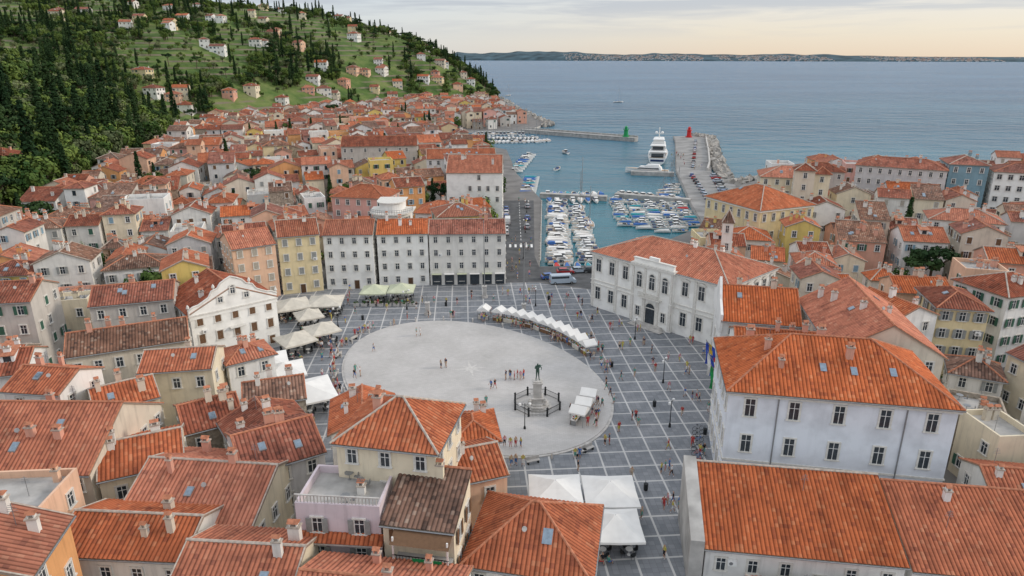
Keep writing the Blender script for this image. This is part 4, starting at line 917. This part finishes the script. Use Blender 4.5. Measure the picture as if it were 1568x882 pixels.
def car_mesh(paint,van=False):
    a=Acc(); prof=[(-2.1,.35),(-2.15,.75),(-1.95,.95),(-1.0,1.02),(1.0,.95),(1.95,.8),(2.15,.6),(2.1,.35)]
    if van: prof=[(-2.6,.35),(-2.65,1.2),(-2.5,2.2),(1.6,2.2),(2.1,1.2),(2.6,1.0),(2.7,.6),(2.6,.35)]
    n=len(prof); W_=.88
    vs=[(x,-W_*(1 if z<1.6 else .92),z) for x,z in prof]+[(x,W_*(1 if z<1.6 else .92),z) for x,z in prof]
    a.add(vs,[tuple(range(n)),tuple(range(2*n-1,n-1,-1))]+[((i+1)%n,i,n+i,n+(i+1)%n) for i in range(n)],0)
    if van:
        a.box((-.6,0,1.7),(3.6,1.73,.5),1); a.add([(1.72,-.75,2.05),(2.14,-.8,1.3),(2.14,.8,1.3),(1.72,.75,2.05)],[(0,1,2,3)],1)
    else:
        wedge(a,-1.75,1.1,1.66,1.6,.98,1.42,.75,1)
        a.add([(-1.45,-.62,1.43),(.32,-.6,1.43),(.32,.6,1.43),(-1.45,.62,1.43),(-1.5,-.64,1.40),(.36,-.62,1.4),(.36,.62,1.4),(-1.5,.64,1.4)],[(0,1,2,3),(0,4,5,1),(3,2,6,7)],0)
        for s in(-1,1): a.box((-.4,s*.70,1.2),(.08,.16,.42),0)
    for x in((-1.35,1.35) if not van else(-1.7,1.7)):
        for s in(-1,1):
            a.tube((x,s*.72,.33),(x,s*.92,.33),.33,14,2); a.tube((x,s*.92,.33),(x,s*.935,.33),.18,10,3)
    for s in(-1,1): a.box((2.1 if not van else 2.66,s*.6,.68),(.1,.36,.14),3); a.box((-2.12 if not van else -2.64,s*.65,.8),(.08,.25,.16),4)
    return a.mesh('car',[paint,GLASS,DARK,METAL,RED])
CP=[plain('car_%d'%i,c,.25,.1,var=.03,spec=.6) for i,c in enumerate([(.75,.75,.75),(.35,.36,.38),(.04,.045,.05),(.40,.03,.03),(.05,.12,.35),(.6,.6,.58),(.40,.48,.56)])]
CM=[car_mesh(c) for c in CP]; VM=car_mesh(CP[6],True); VW=car_mesh(CP[0],True)
def car(x,y,r,k=None): obj('parked_car',CM[R.randrange(len(CM)) if k is None else k],None,(x,y,.012),r)
obj('minibus',VM,None,(11.8,151.5,.012),.15,(1.15,1.15,1.0)); obj('van',VW,None,(-1.4,212,.012),pi/2)
for x,y,r in[(16.5,160,.1),(19.5,160.3,.1),(13,159,.1),(-1.8,198,1.57),(-1.8,203,1.57),(-1.9,220,1.57),(-1.9,226,1.57),(-2,232,1.57),(4.6,206,1.6),(5,218,1.6),(5.4,236,1.6),(9,155,.3)]: car(x,y,r)
for i in range(16):
    if R.random()<.75: car(85+i*2.0,322+i*7.5,1.3)
for i in range(12): car(70+i*.9,232+i*6.5,1.3)
for i in range(9): car(80+i*1.2,250+i*6.5,.3)
# ------------------------------------------------------------------ plaza furniture
def parasol(name,x,y,sx,sy,cv,rot=0,z=2.6,rise=1.1,chairs=True):
    E=empty(name,(x,y,0.01),rot); a=Acc(); X,Y=sx/2,sy/2
    c=[(-X,-Y),(X,-Y),(X,Y),(-X,Y)]
    rings=[(1,0),(.66,.28),(.33,.62),(.04,1)]
    vs=[]
    for f,h_ in rings:
        for i in range(4):
            p=c[i];q=c[(i+1)%4]
            vs.append((p[0]*f,p[1]*f,z+rise*h_)); vs.append(((p[0]+q[0])/2*f*.985,(p[1]+q[1])/2*f*.985,z+rise*h_-.10*f))
    fs=[(k*8+i,k*8+(i+1)%8,(k+1)*8+(i+1)%8,(k+1)*8+i) for k in range(3) for i in range(8)]+[tuple(range(24,32))]
    a.add(vs,fs,0); a.add(vs[:8]+[(p[0],p[1],p[2]-.28) for p in vs[:8]],[(i,(i+1)%8,8+(i+1)%8,8+i) for i in range(8)],0)
    a.tube((0,0,0),(0,0,z+rise),.06,8,1); a.box((0,0,.06),(.9,.9,.12),1)
    for i in range(4): a.tube((0,0,z-.2),(c[i][0]*.95,c[i][1]*.95,z-.02),.025,4,1)
    part(E,'canopy',a,[cv,METAL])
    if chairs:
        b_=Acc(); nx=max(2,int(sx/2.3)); ny=max(2,int(sy/2.3))
        for i in range(nx):
            for j in range(ny):
                tx=-X+(i+.5)*sx/nx; ty=-Y+(j+.5)*sy/ny
                b_.lathe((tx,ty,0),[(.22,0),(.03,.05),(.03,.7),(.4,.72),(.4,.75)],10,0)
                for k in range(4):
                    t=k*pi/2+.4; cx_=tx+.75*math.cos(t);cy_=ty+.75*math.sin(t); b_.box((cx_,cy_,.45),(.42,.42,.05),1,t); b_.box((cx_+.2*math.cos(t),cy_+.2*math.sin(t),.7),(.05,.42,.5),1,t)
                    for dx in(-.17,.17):
                        for dy in(-.17,.17): b_.box((cx_+dx,cy_+dy,.22),(.03,.03,.44),1)
        part(E,'tables_and_chairs',b_,[WHITE,DARK])
PAR=[(-44.5,130,7,CANVASB,.5),(-38.3,132,7,CANVASB,.1),(-38.5,112,6,CANVASB,.7),(-35,116.8,5.6,CANVASB,.6),(-39.5,124,5,CANVASB,.5),(-40.5,102.6,7,CANVAS,.4),(-36.5,99.3,6.5,CANVAS,.4),(-31.0,92.0,8.4,CANVAS,.45),(-29.6,139,5.6,CANVASG,.02),(-23.9,139.8,5.6,CANVASG,.02),(5.0,67.3,6.1,CANVAS,.0),(11.3,67.1,6.1,CANVAS,.0),(11.0,61.0,5.6,CANVAS,.0),(61,87,4.6,CANVASB,.1),(61.5,81,4.6,CANVASB,.1),(66.3,92,4.6,CANVASB,.1),(67,86.6,4.6,CANVASB,.1),(67.6,81,4.6,CANVASB,.1),(62.4,74.6,4.6,CANVASB,.1),(63,68.5,4.6,CANVASB,.1)]
for x,y,s,cv,r in PAR: parasol('cafe_parasol',x,y,s,s,cv,r,z=2.7,rise=1.25)
BROWN=col('basket_brown',(.20,.11,.06))
def stall_mesh(seed):
    rr=random.Random(seed); a=Acc()
    for sx in(-1.1,1.1):
        for sy in(-.95,.95): a.tube((sx,sy,0),(sx,sy,2.1),.035,6,1)
    X,Y,z,t=1.2,1.2,2.1,2.85
    # ridge runs front-to-back so each tent reads separately
    a.add([(-X,-Y,z),(X,-Y,z),(X,Y,z),(-X,Y,z),(0,-Y,t),(0,Y,t)],[(1,2,5,4),(3,0,4,5),(0,1,4),(2,3,5)],0)
    a.add([(-X,-Y,z),(X,-Y,z),(X,Y,z),(-X,Y,z)]+[(q[0],q[1],z-.22) for q in((-X,-Y),(X,-Y),(X,Y),(-X,Y))],[(i,(i+1)%4,4+(i+1)%4,4+i) for i in range(4)],0)
    a.box((0,-.5,.82),(2.1,.9,.08),0); a.box((0,-.9,.45),(2.1,.04,.75),5 if seed%2 else 6)
    for sx in(-1.0,1.0): a.box((sx,-.5,.4),(.06,.8,.78),1)
    for i in range(13): a.box((-1.0+i*.16,-.5+rr.uniform(-.3,.3),.92),(.12,.16,.12+rr.random()*.1),rr.choice([2,3,4,5]))
    return a.mesh('stall',[CANVAS,METAL,RED,YEL,GREEN,BROWN,CANVASB])
SM=[stall_mesh(i) for i in range(4)]
arc=[(-7.6,129.4),(-3.6,128.4),(.6,126.6),(4.2,124.0),(7.6,120.7),(10.4,117.0),(12.8,112.8),(14.2,109.8)]
sp=[]
for i in range(len(arc)-1):
    (x1,y1),(x2,y2)=arc[i],arc[i+1]; l=math.hypot(x2-x1,y2-y1); k=max(1,round(l/2.75))
    for j in range(k): f=(j+.5)/k; sp.append((x1+(x2-x1)*f,y1+(y2-y1)*f,math.atan2(y2-y1,x2-x1)))
sp+= [(11.6,92.2,-1.9),(10.6,89.4,-1.9),(9.6,86.8,-2.0)]
def monument():
    E=empty('violinist_monument',(3.8,92,.2)); a=Acc()
    for i,(r_,h_) in enumerate([(2.3,.25),(1.9,.25),(1.5,.25)]): a.prism([(r_*math.cos(pi/8+k*pi/4),r_*math.sin(pi/8+k*pi/4)) for k in range(8)],i*.25,i*.25+h_)
    a.box((0,0,1.1),(1.7,1.7,.7)); a.box((0,0,1.5),(1.9,1.9,.14)); a.box((0,0,2.7),(1.25,1.25,2.3)); a.box((0,0,3.95),(1.55,1.55,.2)); a.box((0,0,4.15),(1.2,1.2,.22))
    for s in(-1,1): a.lathe((s*1.15,-.9,.75),[(.3,0),(.2,.3),(.32,.6),(.1,.9)],8)
    part(E,'pedestal',a,[PSTONE])
    b_=Acc(); rF=3.6
    for k in range(8):
        t0,t1=pi/8+k*pi/4,pi/8+(k+1)*pi/4; p=(rF*math.cos(t0),rF*math.sin(t0));q=(rF*math.cos(t1),rF*math.sin(t1))
        b_.lathe((p[0],p[1],0),[(.16,0),(.13,1.2),(.2,1.3),(.05,1.5)],8,1)
        for z in(.25,1.05): b_.tube((p[0],p[1],z),(q[0],q[1],z),.035,5,0)
        for i in range(1,14): f=i/14; x,y=p[0]*(1-f)+q[0]*f,p[1]*(1-f)+q[1]*f; b_.tube((x,y,.05),(x,y,1.15),.025,4,0)
    part(E,'iron_railing',b_,[DARK,DARK])
    return E
MON=monument()
# ------------------------------------------------------------------ people
def figure(pose,coat=False):
    J={}
    def j(n,x,y,z,r): J[n]=(Vector((x,y,z)),r)
    j('pel',0,0,.95,.135);j('sp',0,0,1.12,.12);j('ch',0,0,1.33,.145);j('nk',0,-.005,1.49,.055);j('hd',0,-.02,1.60,.09);j('ht',0,-.01,1.68,.08);j('ns',0,-.125,1.60,.015)
    E_=[('pel','sp',1),('sp','ch',1),('ch','nk',0),('nk','hd',0),('hd','ht',3),('hd','ns',0)]
    for s,S in((-1,'L'),(1,'R')):
        lx={'stand':(0,0,.04),'walk':(.22*s,.30*s,0),'walk2':(-.2*s,-.28*s,0),'hip':(0,.02,.05),'violin':(0,.02,.05),'sit':(0,0,0)}[pose]
        if pose=='sit':
            j('hp'+S,.09*s,0,.93,.1);j('kn'+S,.13*s,-.44,.95,.065);j('an'+S,.13*s,-.46,.52,.045);j('to'+S,.13*s,-.6,.48,.035)
        else:
            j('hp'+S,.09*s,0,.90,.1);j('kn'+S,.1*s,-.03-lx[0]*.6,.50,.062);j('an'+S,.1*s+lx[2]*s,.03-lx[1],.09+(.06 if lx[1]<0 else 0),.042);j('to'+S,.12*s+lx[2]*s,-.13-lx[1],.045,.035)
        j('sh'+S,.18*s,0,1.42,.06)
        if pose=='hip' : el=(.36*s,.05,1.2);wr=(.2*s,-.05,1.02);pm=(.16*s,-.08,.98)
        elif pose=='violin': el=(.32*s,-.15,1.25);wr=(.12*s+.1,-.38,1.42 if s<0 else 1.2);pm=(wr[0]-.03*s,-.43,wr[2]+.03)
        elif pose in('walk','walk2'):
            q=(1 if pose=='walk' else -1)*s; el=(.23*s,.06*q,1.15);wr=(.24*s,.16*q-.08,.93);pm=(.24*s,.18*q-.12,.87)
        elif pose=='sit': el=(.24*s,-.08,1.17);wr=(.14*s,-.3,1.05);pm=(.1*s,-.37,1.03)
        else: el=(.24*s,.02,1.15);wr=(.25*s,-.05,.92);pm=(.25*s,-.07,.85)
        j('el'+S,*el,.044);j('wr'+S,*wr,.03);j('pm'+S,*pm,.034)
        E_+=[('pel','hp'+S,2),('hp'+S,'kn'+S,2),('kn'+S,'an'+S,0 if not coat else 2),('an'+S,'to'+S,4),('ch','sh'+S,1),('sh'+S,'el'+S,1),('el'+S,'wr'+S,0),('wr'+S,'pm'+S,0)]
        d_=(Vector(pm)-Vector(wr)).normalized()
        sd_=Vector((0,1,0)).cross(d_); sd_=sd_.normalized() if sd_.length>.1 else Vector((1,0,0)); fd=d_.cross(sd_)
        for k in range(5):
            ln=[.07,.08,.085,.08,.06][k]; off=(k-2)*.017
            b0=Vector(pm)+fd*off+d_*.02
            if k==0: b0=Vector(pm)+fd*(-.035); tip=b0+fd*(-.03)+d_*.05
            else: tip=b0+d_*ln+sd_*.02*(-s)
            J['f%d'%k+S]=(b0,.010); J['t%d'%k+S]=(tip,.008); E_+=[('pm'+S,'f%d'%k+S,0),('f%d'%k+S,'t%d'%k+S,0)]
    names=list(J); idx={n:i for i,n in enumerate(names)}
    me=bpy.data.meshes.new('fig'); me.from_pydata([tuple(J[n][0]) for n in names],[(idx[a_],idx[b_]) for a_,b_,_ in E_],[])
    o=bpy.data.objects.new('figtmp',me); COL.objects.link(o)
    md=o.modifiers.new('s','SKIN'); md.use_smooth_shade=True
    sv=me.skin_vertices[0].data
    for n in names:
        r_=J[n][1]; sv[idx[n]].radius=(r_*1.15,r_*.85) if n in('pel','sp','ch') else (r_,r_)
        sv[idx[n]].use_root=(n=='pel')
    ms=o.modifiers.new('b','SUBSURF'); ms.levels=1; ms.render_levels=1
    dg=bpy.context.evaluated_depsgraph_get(); dg.update(); ev=o.evaluated_get(dg); m2=bpy.data.meshes.new_from_object(ev)
    bpy.data.objects.remove(o)
    while len(m2.materials)<5: m2.materials.append(SKIN)
    segs=[(J[a_][0],J[b_][0],t) for a_,b_,t in E_]
    for p in m2.polygons:
        c=p.center; best=1e9;bt_=0
        for A_,B_,t in segs:
            ab=B_-A_; f=max(0,min(1,(c-A_).dot(ab)/max(ab.length_squared,1e-9))); d_=(c-A_-ab*f).length
            if d_<best: best=d_;bt_=t
        if bt_==1 and c.z<1.0 and abs(c.x)<.2: bt_=2
        if c.z>1.53: bt_=3 if (c.z>1.66 or c.y>.02) else 0
        p.material_index=bt_; p.use_smooth=True
    return m2
POSES=['stand','walk','walk2','hip','sit']; FM={}
for p in POSES: FM[p]=figure(p)
cl=[plain('cloth_%d'%i,c,.9) for i,c in enumerate([(.65,.65,.65),(.05,.06,.1),(.45,.05,.05),(.06,.16,.4),(.5,.4,.3),(.02,.02,.025),(.1,.3,.25),(.6,.3,.35),(.5,.45,.1)])]
hair=[plain('hair_%d'%i,c,.7) for i,c in enumerate([(.03,.02,.015),(.10,.06,.03),(.3,.2,.1)])]
def person(x,y,pose=None,z=.012,s=1,r=None):
    pose=pose or R.choice(['stand','stand','walk','walk2','hip'])
    o=obj('person',FM[pose],None,(x,y,z),R.uniform(0,6.28) if r is None else r,(s*R.uniform(.97,1.1),)*3)
    for i,m in enumerate([SKIN,R.choice(cl),R.choice(cl),R.choice(hair),R.choice([cl[0],cl[5]])]):
        o.material_slots[i].link='OBJECT'; o.material_slots[i].material=m
ELp=ELL(27.2,18.9)
def pz(x,y): return .2 if inpoly(x,y,ELp) else .012
for x,y,r_ in sp: obj('market_stall',R.choice(SM),None,(x,y,pz(x,y)),r_)
pos=[(-24.7,112),(-18,119),(-17.3,119.4),(-23,124),(-12,105),(-11.2,105.4),(-25,102),(-25.8,101.4),(-26,103),(-3.3,97.3),(-2.7,97.7),(-1,100.6),(-.3,101),(.4,100.7),(.9,101.2),(1.4,100.5),(1.9,101),(-3.9,92),(-34,117),(-33.2,115),(-32.2,112),(-31.8,110),(-33,108.5),(-34.4,119),(-30.5,107),(-1.7,80.3),(-1,80.6),(-.2,80.2),(.5,80.5),(1.2,80.3),(-12,129),(-20,134),(-26,133),(14.8,118),(15.2,116.8),(15.6,113.4),(16.2,112),(13.9,129),(13.2,128.6),(21.6,115),(12.3,141),(4.6,145),(5.2,145.3),(1.3,155),(27.7,94),(28.5,94.4),(25,89.2),(24.4,80.8),(19.5,75),(20.1,75.4),(18.9,74.5),(18.3,68),(19,68.3),(19.5,67.5),(17.7,67.3),(18.6,66.7),(8.4,75),(14.9,97.2),(15.3,95.4),(15.1,99),(15.5,93),(17.8,101),(11,133),(-4,139),(-14,137),(-36,127),(-37,121),(24,104),(29,108),(0,168),(2,176),(1,190),(25,128),(18,86),(21,80),(29.5,88),(16,59),(18,52)]
for x,y in pos: person(x,y,z=pz(x,y))
for x,y,r_ in sp:
    for _ in range(R.choice([3,3,4,5])):
        q=R.choice([1.9,1.8,2.3,-1.7]); px,py=x-math.sin(r_)*q+R.uniform(-.9,.9),y+math.cos(r_)*q+R.uniform(-.5,.5); person(px,py,z=pz(px,py))
for i in range(18):
    x=R.uniform(-40,-28);y=R.uniform(92,134); person(x,y,z=pz(x,y))
for i in range(40):
    t=R.choice(ELL(29.2,20.9))
    if inobb(t[0],t[1],.5): continue
    person(t[0],t[1])
    if R.random()<.6: person(t[0]+.6,t[1]+.2)
for i in range(90):
    x=R.uniform(14,37);y=R.uniform(58,140)
    if not inobb(x,y,.8) and R.random()<.6:
        person(x,y,z=pz(x,y))
        if R.random()<.4: person(x+.55,y+.15,z=pz(x+.55,y+.15))
for i in range(26):
    x=R.uniform(-40,12);y=R.uniform(134,146); person(x,y)
for i in range(16): person(R.uniform(-2,6),R.uniform(153,248))
for px,py,s_,_,_ in PAR:
    for k in range(3): person(px+R.uniform(-.35,.35)*s_,py-s_*.5+R.uniform(-.3,.2),'sit',z=-.38)
for i in range(14): person(R.uniform(84,92),R.uniform(322,390))
st=figure('violin',True)
for i in range(5): st.materials[i]=BRONZE
obj('bronze_figure',st,MON,(0,0,4.24),0.3,(1.65,1.65,1.65))
a=Acc(); a.tube((-.35,-.75,2.36),( .55,-.55,2.66),.03,5); a.lathe((.15,-.5,2.35),[(.1,0),(.2,.1),(.12,.2),(.18,.3),(.05,.4)],8)
obj('violin_and_bow',a.mesh('v',[BRONZE]),MON,(0,0,4.24),.3)
def bench(x,y,r):
    a=Acc(); a.box((0,0,.42),(1.8,.5,.1))
    for s in(-.7,.7): a.box((s,0,.2),(.15,.45,.38),1)
    a.box((0,.28,.7),(1.8,.07,.4))
    for s in(-.7,.7): a.box((s,.28,.5),(.07,.05,.3),1)
    obj('stone_bench',a.mesh('bench',[PSTONE,DARK]),None,(x,y,.01),r)
for i in range(96):
    if i%5==0:
        x,y=ELL(28.6,20.3)[i]
        if y<118 and (x<-15 or y<84): bench(x,y,math.atan2(y-EC[1],x+7)+pi/2)
def litter_bin(x,y):
    a=Acc(); a.lathe((0,0,0),[(.22,0),(.26,.1),(.28,.85),(.3,.9),(.22,.95)],10); a.tube((0,.3,0),(0,.3,1.2),.03,5); a.box((0,.15,.8),(.05,.3,.05)); obj('litter_bin',a.mesh('bin',[DARK]),None,(x,y,.01))
for x,y in[(16.3,71),(21.5,92),(17,106),(-30,128),(-14,136),(8,140),(27,84),(-20,82)]: litter_bin(x,y)
def bicycle(x,y,r):
    a=Acc()
    for s in(-.52,.52):
        for i in range(14):
            t=2*pi*i/14;t2=2*pi*(i+1)/14; a.tube((s+.33*math.cos(t),0,.34+.33*math.sin(t)),(s+.33*math.cos(t2),0,.34+.33*math.sin(t2)),.025,4)
    for p,q in(((-.52,0,.34),(-.15,0,.8)),((-.15,0,.8),(.35,0,.82)),((-.05,0,.34),(.35,0,.82)),((-.05,0,.34),(-.15,0,.9)),((-.52,0,.34),(-.05,0,.34)),((.35,0,.95),(.52,0,.34)),((.35,-.25,.98),(.35,.25,.98))): a.tube(p,q,.022,5,1)
    a.box((-.16,0,.93),(.25,.14,.06)); obj('bicycle',a.mesh('bicycle',[DARK,R.choice([RED,METAL,BLUE])]),None,(x,y,.01),r)
for i in range(12): bicycle(23.2+i*.28,73.5+i*1.05,.1+R.uniform(-.1,.1))
a=Acc()
for i in range(0,96):
    x,y=ELL(28.0,19.7)[i]
    if i%4==0 and not(x>0 and y>84): a.lathe((x,y,0),[(.16,0),(.13,.6),(.2,.68),(.08,.85)],8)
obj('plaza_bollards',a.mesh('b',[PSTONE]))
def lamp(x,y,h=5.5,arms=2):
    a=Acc(); a.lathe((0,0,0),[(.2,0),(.16,.5),(.07,.7),(.05,h)],8,0)
    for k in range(arms):
        t=2*pi*k/arms; a.tube((0,0,h-.3),(.7*math.cos(t),.7*math.sin(t),h),.03,5,0); a.lathe((.7*math.cos(t),.7*math.sin(t),h-.35),[(.08,0),(.2,.1),(.2,.35),(.05,.45)],8,1)
    obj('street_lamp',a.mesh('lamp',[DARK,WHITE]),None,(x,y,0.01),R.uniform(0,3))
for x,y in[(1.8,85.2),(-13,84.5),(24.5,100),(23,118),(5,136),(-34,124),(22.5,86),(3,172),(4,200),(5,228),(-22,134)]: lamp(x,y,4.2)
def flagpole(x,y,h,base=True):
    a=Acc()
    if base: a.prism([(.7*math.cos(k*pi/4),.7*math.sin(k*pi/4)) for k in range(8)],0,.5,1); a.box((0,0,1.5),(.8,.8,2.0),1); a.box((0,0,2.6),(1,1,.2),1)
    a.lathe((0,0,0),[(.11,0),(.10,h*.5),(.05,h),(.12,h+.05),(.12,h+.2),(.01,h+.3)],8,0)
    obj('flagpole',a.mesh('flagpole',[METAL,PSTONE]),None,(x,y,.01))
flagpole(-6,141.5,17); flagpole(2.4,130.2,15,True); flagpole(-17.3,131,4)
def flag(x,y,z,cols,r):
    E=empty('flag',(x,y,z),r); a=Acc(); a.tube((.6,0,-1),(-1.9,0,3.2),.06,6,3)
    n=10
    for b_ in range(3):
        vs=[]
        for i in range(n+1):
            t=i/n
            for k in(0,1):
                q=(b_+k)/3; vs.append((-1.8+.1*t+q*1.6,.18*math.sin(t*7+q*2),3.0-t*3.8-q*1.5*(1-t*.6)))
        a.add(vs,[(2*i,2*i+1,2*i+3,2*i+2) for i in range(n)],b_)
    part(E,'cloth_and_pole',a,cols+[METAL])
FR_=col('flag_red',(.65,.03,.03)); FB_=col('flag_blue',(.03,.08,.45)); FG_=col('flag_green',(.03,.35,.10))
flag(31.2,95.6,6.4,[FB_,YEL,FB_],.2); flag(30.6,92.4,6,[WHITE,FB_,FR_],.2); flag(30.2,89.2,5.4,[FG_,WHITE,FR_],.2)
a=Acc(); rr=random.Random(4)
for x,y in[(66+i*1.6,99.6-i*.2) for i in range(6)]:
    a.lathe((x,y,0),[(.35,0),(.5,.7),(.55,.75)],10,0); leafclump(a,(x,y,1.3),.7,60,.16,rr,1)
obj('potted_plants',a.mesh('plants',[RIDGE,LEAF]))
a=Acc()
for x in[-33+i*1.7 for i in range(8)]: a.box((x,135.9,.35),(1.2,.5,.6),0); leafclump(a,(x,135.9,.9),.5,40,.14,rr,1)
obj('planter_boxes',a.mesh('plants',[PSTONE,LEAF]))
# ------------------------------------------------------------------ light & sky
EL,AZ=math.radians(24),math.radians(88)
sd_=Vector((math.sin(AZ)*math.cos(EL),math.cos(AZ)*math.cos(EL),math.sin(EL)))
l=bpy.data.lights.new('sun','SUN'); l.energy=1.5; l.angle=math.radians(11); l.color=(1,.89,.76)
lo=bpy.data.objects.new('sun',l); COL.objects.link(lo); lo.rotation_euler=sd_.to_track_quat('Z','Y').to_euler()
w=bpy.data.worlds.new('World'); scene.world=w; w.use_nodes=True; nt=w.node_tree; L=nt.links
bg=nt.nodes['Background']; sk=N(nt,'ShaderNodeTexSky',sky_type='NISHITA'); sk.sun_disc=False; sk.sun_elevation=EL; sk.sun_rotation=AZ; sk.altitude=0; sk.air_density=1; sk.dust_density=1.5
tc=N(nt,'ShaderNodeTexCoord'); sp_=N(nt,'ShaderNodeSeparateXYZ'); L.new(tc.outputs['Generated'],sp_.inputs[0])
mp=N(nt,'ShaderNodeMapping'); mp.inputs['Scale'].default_value=(2.2,2.2,30); mp.inputs['Location'].default_value=(.3,0,.4); L.new(tc.outputs['Generated'],mp.inputs[0])
n1=N(nt,'ShaderNodeTexNoise'); n1.inputs['Scale'].default_value=1.8; n1.inputs['Detail'].default_value=8; n1.inputs['Roughness'].default_value=.55; n1.inputs['Distortion'].default_value=.3; L.new(mp.outputs[0],n1.inputs['Vector'])
cr=ramp(nt,[(0.42,(0,0,0)),(0.56,(1,1,1))]); L.new(n1.outputs['Fac'],cr.inputs['Fac'])
ccw=ramp(nt,[(0.0,(6.1,5.0,3.9)),(0.03,(6.1,5.5,4.6)),(0.075,(5.7,5.6,5.5)),(0.3,(6.6,6.8,7.2)),(1.0,(7.8,8.0,8.4))]); L.new(sp_.outputs[2],ccw.inputs['Fac'])
ccc=ramp(nt,[(0.0,(4.8,5.1,5.3)),(0.04,(4.8,5.2,5.5)),(0.09,(4.3,4.9,5.5)),(0.3,(6.6,6.8,7.2)),(1.0,(7.8,8.0,8.4))]); L.new(sp_.outputs[2],ccc.inputs['Fac'])
dk=ramp(nt,[(0.0,(4.0,4.1,4.5)),(0.1,(3.4,3.7,4.3)),(0.3,(5.6,5.9,6.4)),(1.0,(7.2,7.5,8.0))]); L.new(sp_.outputs[2],dk.inputs['Fac'])
ax=N(nt,'ShaderNodeMapRange'); ax.inputs['From Min'].default_value=-.35; ax.inputs['From Max'].default_value=.3; L.new(sp_.outputs[0],ax.inputs['Value'])
m0=N(nt,'ShaderNodeMixRGB'); L.new(ax.outputs[0],m0.inputs[0]); L.new(ccc.outputs[0],m0.inputs[1]); L.new(ccw.outputs[0],m0.inputs[2])
ce=N(nt,'ShaderNodeMapRange'); ce.inputs['From Min'].default_value=.02; ce.inputs['From Max'].default_value=.065; ce.inputs['To Max'].default_value=.8; L.new(sp_.outputs[2],ce.inputs['Value'])
cm=N(nt,'ShaderNodeMath',operation='MULTIPLY'); L.new(cr.outputs[0],cm.inputs[0]); L.new(ce.outputs[0],cm.inputs[1])
m1=N(nt,'ShaderNodeMixRGB'); L.new(cm.outputs[0],m1.inputs[0]); L.new(m0.outputs[0],m1.inputs[1]); L.new(dk.outputs[0],m1.inputs[2])
mx=N(nt,'ShaderNodeMixRGB'); mx.inputs[0].default_value=.84; L.new(sk.outputs[0],mx.inputs[1]); L.new(m1.outputs[0],mx.inputs[2]); L.new(mx.outputs[0],bg.inputs['Color']); bg.inputs['Strength'].default_value=0.148
# ------------------------------------------------------------------ camera
cam=bpy.data.cameras.new('cam'); cam.lens=24; cam.sensor_width=36; cam.clip_start=1; cam.clip_end=90000
co=bpy.data.objects.new('camera',cam); COL.objects.link(co); co.location=(0,0,50); co.rotation_euler=(math.radians(90-18.66),0,0); scene.camera=co
scene.view_settings.view_transform='Standard'; scene.view_settings.look='None'; scene.view_settings.exposure=0
print('COUNTS',c1,c2,c3,tot,len(bpy.data.objects))
